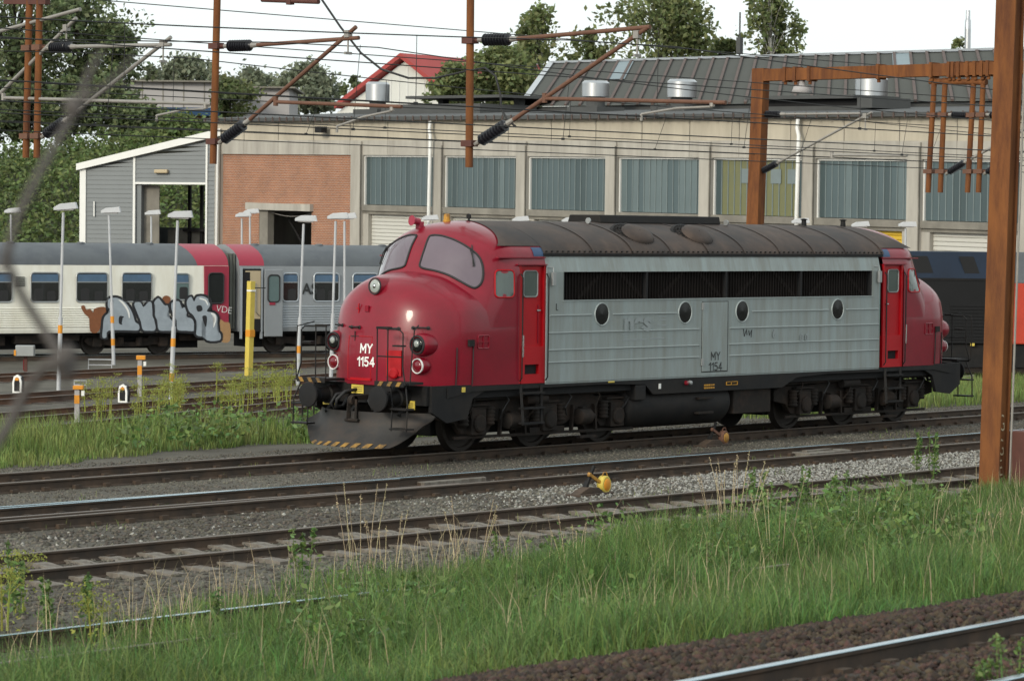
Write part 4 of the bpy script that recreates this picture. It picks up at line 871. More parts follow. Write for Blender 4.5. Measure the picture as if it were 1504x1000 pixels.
coach_bogie(wc, cxz(205, 500)[0]-.2); coach_bogie(wc, xw0+3.2); under_boxes(wc, cxz(0, 500)[0]-3, cxz(115, 500)[0], 3); under_boxes(wc, cxz(270, 500)[0], xe-.4, 5)
m = MB(); m.box2((xw0+.3, -1.2, .70), (xe-.3, 1.2, .86)); m.box2((xw0+1, -.62, .22), (xe-.8, .62, .70)); m.build('underframe', 'dark_void', wc)  # lower dark box is added to hide bright ground under the coach
# grey bubble-letter graffiti, flat paint on the coach side
def gpoly(zpts, mt, lift, name='graffiti'):
    pts = []
    for x, y in smoothloop(zpts, 3):
        X_, Z_ = cxz(100+x/5.785, 390+y/5.785, 1.492); pts.append((X_, -1.489-lift, Z_))
    bm = bmesh.new(); vs = [bm.verts.new(p) for p in pts]; bm.faces.new(vs); bmesh.ops.triangulate(bm, faces=bm.faces[:])
    me = bpy.data.meshes.new(name); bm.to_mesh(me); bm.free()
    for p in me.polygons: pass
    return link(name, me, mt, wc)
def grow(pts, d):
    cx = sum(p[0] for p in pts)/len(pts); cy = sum(p[1] for p in pts)/len(pts); out = []; n = len(pts)
    area = sum(pts[i][0]*pts[(i+1) % n][1]-pts[(i+1) % n][0]*pts[i][1] for i in range(n))
    sg = 1 if area > 0 else -1
    for i in range(n):
        a, b = pts[i-1], pts[(i+1) % n]; tx, ty = b[0]-a[0], b[1]-a[1]; l = math.hypot(tx, ty) or 1
        out.append((pts[i][0]+sg*ty/l*d, pts[i][1]-sg*tx/l*d))
    return out
LET = [
    [(285, 610), (290, 520), (300, 440), (345, 395), (375, 380), (335, 360), (332, 300), (355, 272), (420, 268), (480, 300), (525, 350), (555, 410), (575, 475), (608, 500), (600, 555), (500, 556), (345, 560), (330, 615)],
    [(555, 330), (580, 305), (620, 310), (640, 345), (680, 305), (715, 315), (722, 380), (730, 440), (752, 470), (745, 550), (690, 560), (630, 550), (612, 480), (580, 400)],
    [(725, 310), (765, 270), (800, 305), (825, 335), (850, 335), (862, 380), (845, 420), (885, 460), (915, 510), (905, 555), (830, 560), (765, 550), (750, 470), (730, 420), (735, 350)],
    [(870, 320), (920, 295), (955, 310), (965, 360), (995, 350), (1015, 400), (1010, 430), (1060, 450), (1080, 510), (1075, 560), (1000, 560), (925, 550), (915, 470), (880, 400)],
    [(1000, 320), (1015, 275), (1050, 260), (1070, 300), (1090, 260), (1150, 255), (1200, 285), (1212, 340), (1185, 385), (1240, 395), (1275, 440), (1270, 540), (1300, 580), (1290, 640), (1175, 640), (1160, 560), (1160, 480), (1140, 470), (1150, 590), (1110, 605), (1080, 580), (1090, 500), (1060, 430), (1020, 390)]]
tan = [(1290, 460), (1330, 480), (1375, 495), (1375, 640), (1300, 645), (1285, 560)]; gpoly(tan, 'graffiti_tan', .001)
for br in ([(110, 350), (140, 340), (155, 375), (190, 370), (215, 400), (225, 365), (300, 350), (330, 380), (300, 430), (260, 560), (190, 560), (180, 450), (140, 410)], [(800, 300), (810, 265), (840, 255), (870, 275), (865, 320), (830, 330)]): gpoly(br, 'graffiti_brown', .001)
for i, L in enumerate(LET): gpoly(grow(L, 14), 'graffiti_black', .004+i*.0016); gpoly(grow(L, -7), 'graffiti_grey', .0048+i*.0016)
for blk in ([(435, 430), (475, 435), (455, 450), (450, 480), (460, 500), (432, 490)], [(1140, 430), (1178, 432), (1172, 520), (1150, 480)], [(1090, 345), (1130, 340), (1140, 380), (1100, 390)]): gpoly(blk, 'graffiti_black', .0135)
for wh in ([(1120, 275), (1170, 290), (1190, 330), (1182, 335), (1160, 300), (1118, 285)], [(1215, 400), (1250, 415), (1258, 460), (1240, 520), (1232, 515), (1246, 450), (1215, 412)], [(425, 290), (470, 310), (515, 380), (525, 440), (515, 440), (500, 385), (460, 325)]): gpoly(wh, 'white_paint', .0135)
X_, Z_ = cxz(329, 455, 1.47); text('VDE', .34, 'white_paint', 'graffiti_tag', wc, Matrix.Translation((X_, -1.472, Z_)) @ FACE @ Matrix.Rotation(-.15, 4, 'Z'), .001, -.006)
# silver coach with the open door
sc = thing('passenger_coach', 'silver grey passenger coach with open door and red roof end', 'coach', CO, CANG)
x0 = cxz(352, 430)[0]; x1 = x0+24.5; xd0, xd1 = cxz(356, 450)[0], cxz(384, 450)[0]
hw = 1.46
coach_shell(sc, x0, x1, 'coach_silver', 'coach_roof', roofred=cxz(389, 375)[0])
m = MB(); m.box2((xd0, -1.476, .80), (xd1, -1.40, 3.02)); dr = m.build('doorway', 'dark_void', sc)
m = MB(); m.box2((xd0+.10, -1.482, 1.25), (xd1-.05, -1.470, 2.95)); m.build('vestibule_panel', 'cream_panel', dr)
m = MB(); m.box2((xd0+.05, -1.486, .82), (xd0+.28, -1.470, 2.9)); m.build('vestibule_post', 'dark_void', dr)
m = MB(); m.tube([(xd1-.25, -1.51, 2.5), (xd1-.25, -1.51, 1.5), (xd1-.1, -1.51, 1.35)], .02, 6); m.build('hand_rail', 'chrome', dr)
for x in (xd0-.05, xd1): m = MB(); m.box2((x-.03, -1.50, .55), (x+.03, -1.40, 3.06)); m.build('door_post', 'coach_rib_silver', dr)
xa, xb = cxz(386, 450)[0], cxz(413, 450)[0]
m = MB(); m.box2((xa, -1.60, .62), (xb, -1.55, 3.0)); dl = m.build('door', 'coach_silver', sc, bevel=.02)
coach_window(dl, cxz(391, 420)[0], cxz(408, 420)[0], 1.85, 2.80, 'rubber', 'coach_glass_pale', False, y=-1.60)
m = MB(); X_, Z_ = cxz(400, 446, 1.6); m.box((X_, -1.61, Z_), (.22, .03, .09)); m.build('door_handle', 'coach_red', dl)
xs_ = cxz(415, 455)[0]; ribs(sc, xs_, x1-1.5, .92, 1.72, 9, 'coach_rib_silver')
coach_window(sc, cxz(415, 420)[0], cxz(438, 420)[0], 1.86, 2.86, 'coach_rib_silver')
wx = cxz(461, 420)[0]; ww = cxz(498, 420)[0]-wx; wp_ = cxz(518, 420)[0]-wx
for k in range(12):
    if wx+k*wp_+ww < x1-1.5: coach_window(sc, wx+k*wp_, wx+k*wp_+ww, 1.86, 2.86, 'coach_rib_silver')
X_, Z_ = cxz(453, 425, 1.46); text('AS', .55, 'text_black', 'graffiti_tag', sc, Matrix.Translation((X_+.05, -1.478, Z_)) @ FACE, .001, .01)
coach_bogie(sc, x0+3.0); coach_bogie(sc, x1-3.2); under_boxes(sc, x0+5, x1-5, 9)
m = MB(); m.box2((x0+.3, -1.2, .70), (x1-.3, 1.2, .86)); m.box2((x0+.8, -.62, .22), (x1-1, .62, .70)); m.build('underframe', 'dark_void', sc)  # second, lower box is added to darken the gap below the coach
m = MB()
for k in range(5):
    xx = xe+.04+(x0-xe-.08)*k/5; m.box2((xx, -1.18+.04*(k % 2), .9), (xx+(x0-xe-.08)/5-.01, 1.18-.04*(k % 2), 3.55))
m.build('gangway', 'gangway_grey', sc)
# ---------------------------------------------------------------- black locomotive at the right
_k = onZ(1420, 565, ZR); BD = Vector((RT.x, RT.y, 0)).normalized(); BD = (Matrix.Rotation(math.radians(4), 3, 'Z') @ BD); BN = Vector((-BD.y, BD.x, 0)); BO = _k+BN*.75; BO.z = ZR
bl = thing('diesel_locomotive', 'low black locomotive with dark blue roof edge and orange red end beside rusty mast', 'locomotive', BO, math.atan2(BD.y, BD.x))
def bxz(px, py, off=1.4):
    d = ray(px, py); o = BO-BN*off; p = CAM+d*((o-CAM).dot(BN)/d.dot(BN)); return (p-BO).dot(BD), p.z-ZR
def blz(py): return bxz(1420, py)[1]
track('track under the black locomotive behind the rusty mast', BO-BD*12, BO+BD*14, ('rail_top', 'rail_top'), chairs=0)
xl, xr_, xx = bxz(1290, 450)[0], bxz(1484, 450)[0], bxz(1620, 450)[0]
zb, zs_, zt = blz(505), blz(410), blz(370)
m = MB(); m.box2((xl, -1.4, zb), (xr_, 1.4, zs_)); bb_ = m.build('engine_hood', 'black_loco_side', bl, bevel=.03)
m = MB()
for k in range(11): z = zb+.12+k*.1; m.box2((bxz(1395, 480)[0], -1.425, z), (xr_-.3, -1.39, z+.05))
m.build('louvre', 'black_loco_side', bb_)
m = MB(); m.prism([(0, y, z) for y, z in ((-1.4, zs_), (-1.0, zt), (1.0, zt), (1.4, zs_))], (xl, 0, 0), (xr_, 0, 0)); rf = m.build('hood_roof', 'black_loco_blue', bl, bevel=.03)
for a, b in ((1345, 1372), (1418, 1440)):
    xa, xb = bxz(a, 390)[0], bxz(b, 390)[0]
    m = MB(); m.add([(xa, -1.30, zs_+.17), (xb, -1.30, zs_+.17), (xb-.15, -1.10, zt-.14), (xa-.15, -1.10, zt-.14)], [[0, 1, 2, 3]]); m.v = [v+Vector((0, -.02, 0)) for v in m.v]; m.build('roof_window', 'dark_void', rf)
m = MB(); m.box2((xl, -1.42, zs_-.04), (xr_, -1.38, zs_+.02)); m.build('hood_gutter', 'loco_black', rf)
m = MB(); m.box2((xr_, -1.42, zb), (xx, 1.42, zs_-.1)); cb_ = m.build('cab', 'loco_orange_red', bl, bevel=.04)
m = MB(); m.prism([(0, y, z) for y, z in ((-1.42, zs_-.1), (-1.0, zt), (1.0, zt), (1.42, zs_-.1))], (xr_+.01, 0, 0), (xx, 0, 0)); m.build('cab_roof', 'coach_roof', cb_)
m = MB(); m.box2((xl, -1.30, .55), (xx, 1.3, zb)); m.build('underframe', 'loco_black', bl)
for x in (bxz(1400, 540)[0], bxz(1560, 540)[0]): 
    coach_bogie(bl, x); m = MB(); m.box2((x-1.6, -1.25, .35), (x+1.6, -1.1, .95)); m.build('bogie_side', 'bogie_grime', bl, bevel=.04)
m = MB(); X_, Z_ = bxz(1428, 506); m.box((X_, -1.43, Z_), (.12, .03, .08)); m.build('warning_sticker', 'yellow_paint', bl)
# ---------------------------------------------------------------- long concrete engine shed
FA = at(533, 250, 151); FB = at(1350, 250, 122); FE = Vector((FB.x-FA.x, FB.y-FA.y, 0)).normalized(); FN = Vector((FE.y, -FE.x, 0)); SH = -0.0163
FO = Vector((FA.x, FA.y, -0.57)); FANG = math.atan2(FE.y, FE.x)
shed = thing('engine_shed', 'long concrete engine shed with green glass bays and grey sloping roof', 'building', FO, FANG)
SHEAR = Matrix(((1, 0, 0, 0), (0, 1, 0, 0), (SH, 0, 1, 0), (0, 0, 0, 1)))            # the site falls gently along the facade
def fp(px, py, back=0.0):
    d = ray(px, py); o = FA-FN*back; t = ((o.x-CAM.x)*FN.x+(o.y-CAM.y)*FN.y)/(d.x*FN.x+d.y*FN.y); p = CAM+d*t
    s = (p.x-FA.x)*FE.x+(p.y-FA.y)*FE.y; return s, p.z+0.57-SH*s
# local frame: x along the facade, y behind it (positive = into the building), z up
EAVE, WT, WB = 9.90, 8.23, 5.84
S0, S1 = -13.5, 62.0
pill = [(-12.9, .9)]+[(-.46, .85)]+[(fp(p, 265)[0]+.06, .70) for p in (643.5, 766, 897.5, 1035.5, 1187, 1342)]
bay = pill[-1][0]-pill[-2][0]
while pill[-1][0] < S1-8: pill.append((pill[-1][0]+bay, .70))
def sb(x0, x1, y0, y1, z0, z1, name, mt, parent=None, bevel=0.0):
    m = MB(); m.box2((x0, y0, z0), (x1, y1, z1)); return m.build(name, mt, parent or shed, SHEAR, bevel=bevel)
sb(S0, S1, .0, .5, WT, 8.95, 'wall_band', 'concrete'); sb(S0, S1, .02, .5, 8.95, EAVE, 'parapet_band', 'concrete_warm')
for x in np.arange(S0+3.1, S1, 3.1): sb(x-.012, x+.012, -.004, .1, WT+.02, EAVE-.02, 'panel_joint', 'concrete_dark')
for c, w in pill: sb(c-w/2, c+w/2, -.12, .5, 0, 8.9, 'pillar', 'concrete', bevel=.03)
for c, w in pill: sb(c+w/2-.05, c+w/2+.0, -.132, -.05, 0, 8.7, 'pillar_edge', 'concrete_dark')
bays = list(zip(pill, pill[1:]))
# brick bay
(b0, w0), (b1, w1) = bays[0]
bm_ = MB(); xL, xR = b0+w0/2, b1-w1/2; d0, d1 = fp(378, 340)[0], fp(455, 340)[0]; dz = fp(420, 308)[1]
for q in ((xL, d0, 0, WT), (d1, xR, 0, WT), (d0, d1, dz, WT)): bm_.box2((q[0], .10, q[2]), (q[1], .45, q[3]))
bm_.build('brick_infill', 'brick_wall', shed, SHEAR)
sb(fp(363, 302)[0], fp(458, 302)[0], -.12, .2, dz-.05, dz+.30, 'door_lintel', 'concrete')
sb(d0-.05, d0+.75, .12, .5, 0, dz-.05, 'door_jamb', 'concrete_dark'); sb(d0+.5, d1, 3.0, 3.1, 0, dz, 'inner_wall', 'concrete_dark')
m = MB(); m.beam((d0+1.0, 1.2, dz-.4), (d1-.4, 1.2, dz-3.6), .08, .12); m.beam((d1-.9, 1.3, dz), (d1-.9, 1.3, 0), .8, .1); m.build('door_brace', 'loco_black', shed, SHEAR)
m = MB(); m.tube([(d0+.5+(d1-d0-.5)*t, .3, dz-.12-.22*math.sin(math.pi*t)) for t in np.linspace(0, 1, 9)], .02, 5); m.build('hanging_cable', 'galv_tube', shed, SHEAR)
# glazed bays above roller doors
for i, ((a, wa), (b, wb_)) in enumerate(bays[1:]):
    x0, x1 = a+wa/2, b-wb_/2; yellow = (i == 4)
    sb(x0, x1, -.05, .45, WB-.32, WB-.02, 'window_sill', 'concrete_dark', bevel=.02)
    m = MB(); m.box2((x0, .12, WB-.02), (x0+.06, .3, WT)); m.box2((x1-.06, .12, WB-.02), (x1, .3, WT)); m.box2((x0+.06, .12, WT-.08), (x1-.06, .3, WT)); fr_ = m.build('window_frame', 'trim_white', shed, SHEAR)
    n = 14 if i < 8 else 7; gx0, gx1 = x0+.06, x1-.06; w = (gx1-gx0)/n
    me = None
    for k in range(n):
        if me is None:
            q = MB(); q.box2((.012, -.02, 0), (w-.012, .02, WT-.085-WB)); me = q.mesh('pane')
        mt = 'pane_yellow' if yellow and 1 <= k <= 12 else random.choice(('pane_glass',)*6+('pane_glass_dark',)*2+(('pane_glass_pale',) if i != 3 else ('pane_glass_pale',)*7))
        key = (me.name, mt)
        me2 = me if mt == 'pane_glass' else me.copy()
        if mt != 'pane_glass': me2.materials.clear()
        o = link('pane', me2, mt, fr_); X_ = gx0+w*k; o.location = (X_, .22+random.uniform(-.008, .008), WB+SH*X_); o.rotation_euler = (0, 0, random.uniform(-.02, .02))
    m = MB()
    for k in range(1, n): m.box2((gx0+w*k-.022, .175, WB), (gx0+w*k+.022, .21, WT-.085))
    m.build('glazing_bar', 'pane_bar', fr_, SHEAR)
    if yellow:
        for kx in (.30, .62, .80): sb(x0+(x1-x0)*kx, x0+(x1-x0)*kx+.62, .170, .174, WT-1.05, WT-.45, 'pane_patch', 'pane_bar', fr_)
    zd = WB-.40
    sb(x0, x1, .05, .45, zd-.06, zd+.08, 'door_head', 'concrete_dark')
    for xa, xb in ((x0, x0+.45), (x1-.35, x1)): sb(xa, xb, .05, .45, 0, zd-.06, 'door_jamb', 'concrete')
    dm = {0: 'shutter_white', 1: 'shutter_white', 2: 'shutter_white', 3: 'shutter_white', 4: 'dark_void', 5: 'shutter_yellow', 6: 'shutter_white'}.get(i, 'shutter_white')
    m = MB()
    for k in range(30):
        z = zd-.06-k*.18
        if z-.17 < 0: break
        m.prism([(0, .30, z-.172), (0, .27, z-.15), (0, .27, z-.02), (0, .30, z)], (x0+.45, 0, 0), (x1-.35, 0, 0))
    m.build('roller_door', dm, shed, SHEAR)
sb(S0+.5, S1, .8, 1.0, 0, 9.0, 'inner_wall', 'dark_void') if False else None
# drain pipes
for px in (640, 1181):
    s = fp(px, 200)[0]; m = MB(); m.tube([(s-.1, -.25, EAVE-.05), (s-.1, -.30, EAVE-.45), (s+.08, -.38, EAVE-.75), (s+.02, -.38, 6.0), (s-.02, -.38, .2)], .085, 8); m.build('drain_pipe', 'trim_white', shed, SHEAR, smooth=True)
# low roof, gutter
m = MB(); m.box2((S0-.2, -.35, EAVE), (S1, .1, EAVE+.16)); m.build('gutter', 'roof_felt', shed, SHEAR)
m = MB()
for x in np.arange(S0, S1, .62): m.box2((x, -.40, EAVE-.06), (x+.06, -.352, EAVE+.20))
stuff(m.build('gutter_bracket', 'roof_seam', shed, SHEAR))
m = MB(); m.grid([[(x, y, z) for x in (S0-.2, S1)] for y, z in ((-.34, EAVE+.165), (9.0, EAVE+.75), (34, EAVE+.75))]); m.build('low_roof', 'roof_felt', shed, SHEAR)
sb(S0, S1, 30, 30.4, 0, EAVE+.7, 'rear_wall', 'concrete'); sb(S0-.02, S0+.4, .5, 30, 0, EAVE+.1, 'end_wall', 'concrete')
# upper sloping roof with standing seams
UB, UR = 9.0, 20.0
ub = [fp(765, 155, UB), fp(1504, 150, UB)]; ur = [fp(810, 92, UR), fp(1504, 75, UR)]
zub = (ub[0][1]+ub[1][1])/2; zur = (ur[0][1]+ur[1][1])/2; us0 = ub[0][0]; us0r = ur[0][0]
m = MB(); m.grid([[(us0, UB, zub), (S1+11, UB, zub)], [(us0r, UR, zur), (S1+11+us0r-us0, UR, zur)], [(us0r+us0r-us0, UR+11, zub), (S1+11+2*(us0r-us0), UR+11, zub)]]); up = m.build('upper_roof', 'roof_panel', shed, SHEAR)
sb(us0, S1, UB+.2, UB+.5, EAVE+.3, zub-.02, 'roof_upstand', 'roof_felt')
m = MB(); m.beam((us0r, UR, zur+.06), (S1, UR, zur+.06), .35, .12); m.build('ridge_cap', 'galvanised', up, SHEAR)
m = MB(); m.beam((us0, UB, zub+.05), (us0r, UR, zur+.05), .30, .14); m.build('verge_trim', 'galvanised', up, SHEAR)
k = 0; x = us0+1.35; sk0 = None
while x < S1+9:
    lean = us0r-us0
    m = MB(); m.beam((x, UB, zub+.05), (x+lean, UR, zur+.05), .13, .10); m.build('roof_seam', 'roof_seam', up, SHEAR); x += 1.08
for px in (915, 1322):
    s = fp(px, 95, UR-1.0)[0]; m = MB()
    q = lambda t, ds: (s+ds+(t-.92)*(us0r-us0), UB+(UR-UB)*t, zub+(zur-zub)*t+.055)
    m.add([q(.55, -.65), q(.55, .65), q(.97, .65), q(.97, -.65)], [[0, 1, 2, 3]]); m.build('roof_light', 'skylight', up, SHEAR)
# ventilators and long louvred monitor on the low roof
for px, py0, py1, w in ((875, 119, 143, 42), (1002, 117, 144, 44), (1280, 113, 142, 45), (555, 121, 150, 40)):
    bk = 6.5; s, zt_ = fp(px, py0, bk); _, zb_ = fp(px, py1, bk); r = w/2/4559*(at(px, py0, 1)-CAM).length*135
    r = w/2*142/4559*1.0
    m = MB(); m.lathe([(0, r*.97), (.02, r), (zt_-zb_-.12, r), (zt_-zb_-.08, r*.96), (zt_-zb_, r*.82), (zt_-zb_+.01, .02)], (s, bk, zb_), (0, 0, 1), 28); v = m.build('roof_ventilator', 'galvanised', shed, SHEAR, smooth=True, auto=30)
    m = MB(); m.cyl((s, bk, EAVE+.3), (s, bk, zb_+.02), r*.7, n=20); m.box((s, bk, EAVE+.62), (r*3.4, r*2.6, .35)); m.build('ventilator_base', 'roof_felt', v, SHEAR)
s0, z0 = fp(1122, 158, 5); s1, _ = fp(1278, 158, 5); z1 = fp(1180, 142, 5)[1]
m = MB(); m.box2((s0, 4.4, EAVE+.3), (s1, 6.4, z1-.2)); mo = m.build('roof_monitor', 'dark_void', shed, SHEAR)
m = MB(); m.box2((s0-.15, 4.0, z1-.15), (s1, 6.8, z1)); m.box2((s0-.15, 4.3, EAVE+.3), (s1+.1, 4.38, z0)); m.build('monitor_lid', 'roof_felt', mo, SHEAR)
sb(s1+.02, s1+.9, 4.2, 6.5, z0-.1, z1-.1, 'monitor_end', 'roof_felt', mo)
for px, w in ((700, 8.0),):
    s, z = fp(px, 146, 8); sb(s-w/2, s+w/2, 6.5, 10.5, z, z+.14, 'flat_canopy', 'roof_felt'); sb(s-w/2+.8, s-w/2+1.2, 8, 8.4, EAVE+.4, z, 'canopy_post', 'roof_felt'); sb(s+w/2-1, s+w/2-.6, 8, 8.4, EAVE+.4, z, 'canopy_post', 'roof_felt')
    sb(s-w/2-.6, s+w/2-.4, 5.4, 9, EAVE+.3, EAVE+1.0, 'roof_plinth', 'roof_felt')
m = MB(); m.box((fp(481, 191)[0], -.4, fp(481, 191)[1]), (.55, .35, .30)); m.build('wall_lamp', 'loco_black', shed, SHEAR)
# chimney far behind
p = at(1421, 75, 190); q = at(1420, 16, 190); m = MB(); m.lathe([(0, .20), (4.5, .19), ((q-p).length+3.2-.6, .18), ((q-p).length+3.2-.55, .14), ((q-p).length+3.2, .13)], (0, 0, 0), (0, 0, 1), 16); o = m.build('chimney_pipe', 'galvanised', smooth=True, auto=40); o.location = (p.x, p.y, p.z-3.2); tag(o, 'thin grey metal flue rising behind the grey sloping roof', 'chimney'); 
m = MB(); m.cyl((0, 0, -p.z+3.2-.5), (0, 0, 0), .20, n=12); m.build('flue_base', 'galvanised', o)
p = at(1086, 90, 185); m = MB(); m.cyl((0, 0, -p.z-.5), (0, 0, 2.9), .05, n=8); m.box((0, 0, .9), (.3, .3, 1.0)); o = m.build('antenna_pole', 'roof_felt'); o.location = p; tag(o, 'thin dark pole with small box behind the roof ridge', 'pole')
# ---------------------------------------------------------------- grey clad annexe with white trim
GD = 163.0
gp0 = at(120, 300, GD); gp1 = at(318, 300, GD-2); GE = Vector((gp1.x-gp0.x, gp1.y-gp0.y, 0)); GL = GE.length; GE.normalize(); GN = Vector((-GE.y, GE.x, 0))
ann = thing('shed_annexe', 'grey boarded shed with white edged sloping roof and open doorway', 'building', (gp0.x, gp0.y, -.57), math.atan2(GE.y, GE.x))
def gp(px, py):
    d = ray(px, py); t = (gp0-CAM).dot(GN)/d.dot(GN); p = CAM+d*t; return (p-gp0).dot(GE), p.z+.57
xA, zA = gp(121, 247); xB, zB = gp(310, 202); zf = lambda x: zA+(zB-zA)*(x-xA)/(xB-xA)
dx0, dx1, dzt = gp(205, 300)[0], gp(302, 300)[0], gp(250, 271)[1]
def clad(x0, x1, z0f, z1f, name):
    me = MB(); z = z0f; h = .235
    while z < max(z1f(x0), z1f(x1)):
        zt0, zt1 = min(z+h, z1f(x0)), min(z+h, z1f(x1))
        xl_ = x0
        if zt0 <= z:                                       # sloping top cuts this board short
            xl_ = x0+(x1-x0)*((z-z1f(x0))/(z1f(x1)-z1f(x0))); zt0 = z+.001
        me.add([(xl_, .03, z), (x1, .03, z), (x1, 0, z), (xl_, 0, z), (xl_, .03, zt0), (x1, .03, zt1), (x1, .028, zt1), (xl_, .028, zt0)], [[3, 2, 6, 7], [0, 1, 2, 3], [4, 7, 6, 5]]); z += h
    return me.build(name, 'shed_grey', ann)
clad(xA, dx0-.3, 0, zf, 'cladding'); clad(dx0-.3, dx1+.05, dzt+.1, zf, 'cladding'); clad(dx1+.05, xB+.5, 0, zf, 'cladding')
def ab(x0, x1, y0, y1, z0, z1, n, mt): m = MB(); m.box2((x0, y0, z0), (x1, y1, z1)); return m.build(n, mt, ann)
ab(xA-.12, xA+.22, -.06, .1, 0, zA, 'corner_trim', 'trim_white'); ab(dx0-.36, dx0-.24, -.05, .1, 0, zf(dx0), 'corner_trim', 'trim_white'); ab(dx1+.0, dx1+.10, -.05, .1, 0, zf(dx1), 'corner_trim', 'trim_white'); ab(dx0-.24, dx1, -.05, .1, dzt, dzt+.11, 'door_head', 'trim_white')
m = MB(); m.prism([(xA-.25, 0, zA-.12), (xA-.25, 0, zA+.22), (xB+.6, 0, zf(xB+.6)+.32), (xB+.6, 0, zf(xB+.6)-.05)], (0, -.25, 0), (0, 9, 0)); m.build('roof_slab', 'trim_white', ann)
ab(xA, xA+.1, .1, 9, 0, zA-.1, 'end_wall', 'shed_grey'); ab(xA, xB, 8.5, 8.6, 0, 4.6, 'rear_wall', 'shed_grey')
ab(dx0-.2, dx0+.05, .1, 1.2, 0, dzt, 'door_reveal', 'shed_grey'); ab(dx0+.05, dx0+.9, .5, .58, 0, dzt-.05, 'door_leaf', 'concrete_dark'); ab(dx0, dx1, 4, 4.1, 0, 4.5, 'inner_wall', 'concrete_dark')
for x in np.linspace(dx0+1.2, dx1-.4, 4): ab(x, x+.16, 3.8, 3.98, 0, dzt, 'inner_post', 'loco_black')
ab(dx0+1.0, dx1, 3.6, 3.75, 3.2+1.2, 3.35+1.2, 'inner_rail', 'loco_black')
m = MB(); lx, lz = gp(238, 252); m.box((lx, -.1, lz), (.75, .25, .2)); m.build('wall_lamp', 'cream_panel', ann, bevel=.05)
ab(gp(139, 310)[0]-.03, gp(139, 310)[0]+.03, -.09, -.03, gp(139, 318)[1], gp(139, 296)[1], 'door_pull', 'trim_white')
m = MB(); m.tube([(xB+.45, -.2, zf(xB)-.2), (xB+.42, -.25, .2)], .07, 8); m.build('drain_pipe', 'trim_white', ann)
# ---------------------------------------------------------------- buildings behind
bd = 205.0; p = at(585, 150, bd); bh = bd/4559
barn = thing('barn', 'white gabled barn with red roof behind the concrete shed', 'building', (p.x, p.y, -.57), math.atan2(RT.y, RT.x))
def bxz2(px, py): d = ray(px, py); n = Vector((FW.x, FW.y, 0)).normalized(); t = (p-CAM).dot(n)/d.dot(n); q = CAM+d*t; e = Vector((RT.x, RT.y, 0)).normalized(); return (q-p).dot(e), q.z+.57
L_, A_, R_ = bxz2(513, 150), bxz2(596, 86), bxz2(652, 132)
m = MB(); m.prism([(L_[0]-.9, 0, 0), (L_[0]-.9, 0, L_[1]-.8), (A_[0], 0, A_[1]-.15), (R_[0]+.9, 0, R_[1]-.8), (R_[0]+.9, 0, 0)], (0, 0, 0), (0, 16, 0)); m.v = [v+Vector((v.y*.75, 0, 0)) for v in m.v]; wl_ = m.build('wall', 'barn_white', barn)
m = MB()
for a, b in ((L_, A_), (A_, R_)):
    a2, b2 = Vector((a[0], -.5, a[1])), Vector((b[0], -.5, b[1])); d = (b2-a2)
    if a is L_: a2 = a2-d*.16
    else: b2 = b2+d*.25
    m.prism([a2, b2, b2+Vector((0, 0, .32)), a2+Vector((0, 0, .32))], (0, 0, 0), (0, 17, 0))
m.v = [v+Vector((v.y*.75, 0, 0)) for v in m.v]; m.build('roof', 'barn_red', barn)
m = MB()
for x in np.arange(L_[0]+.5, R_[0], .55):
    zt_ = A_[1]-.3-(abs(x-A_[0])*(A_[1]-L_[1])/(A_[0]-L_[0])); m.box2((x, -.03, 0), (x+.06, -.001, zt_-.2))
stuff(m.build('board_joint', 'trim_white', wl_))
def block(label, px0, px1, pyt, dep, mt, deep=10, name='building', roof=None, rh=.3):
    a, b = at(px0, pyt, dep), at(px1, pyt, dep); c = (a+b)/2; w = (b-a).length
    t = thing(name, label, 'building', (c.x, c.y, -.57), math.atan2(RT.y, RT.x)); h = c.z+.57
    m = MB(); m.box2((-w/2, 0, 0), (w/2, deep, h)); m.build('wall', mt, t)
    if roof: m = MB(); m.box2((-w/2-.5, -.6, h), (w/2+.5, deep+.5, h+rh)); m.build('roof', roof, t)
    return t, w, h
t, w, h = block('plain grey windowless block above the left trees', 178, 330, 121, 238, 'block_grey', roof='concrete_dark', rh=.12)
for k in range(4): m = MB(); m.box2((-w/2+w*(k+1)/5, -.03, 0), (-w/2+w*(k+1)/5+.08, -.001, h)); m.build('panel_joint', 'concrete_dark', t)
t, w, h = block('grey block peeping between the round willow crowns', 345, 425, 130, 245, 'block_grey', roof='concrete_dark', rh=.12)
t, w, h = block('low brick building with blue roof below the grey block', 185, 300, 170, 215, 'brick_wall', 8, roof='blue_roof', rh=.55)
for k in range(9): m = MB(); m.box2((-w/2+.4+k*w/9, -.05, h-1.6), (-w/2+.4+k*w/9+w/13, -.001, h-.3)); m.build('window', 'pane_glass', t)
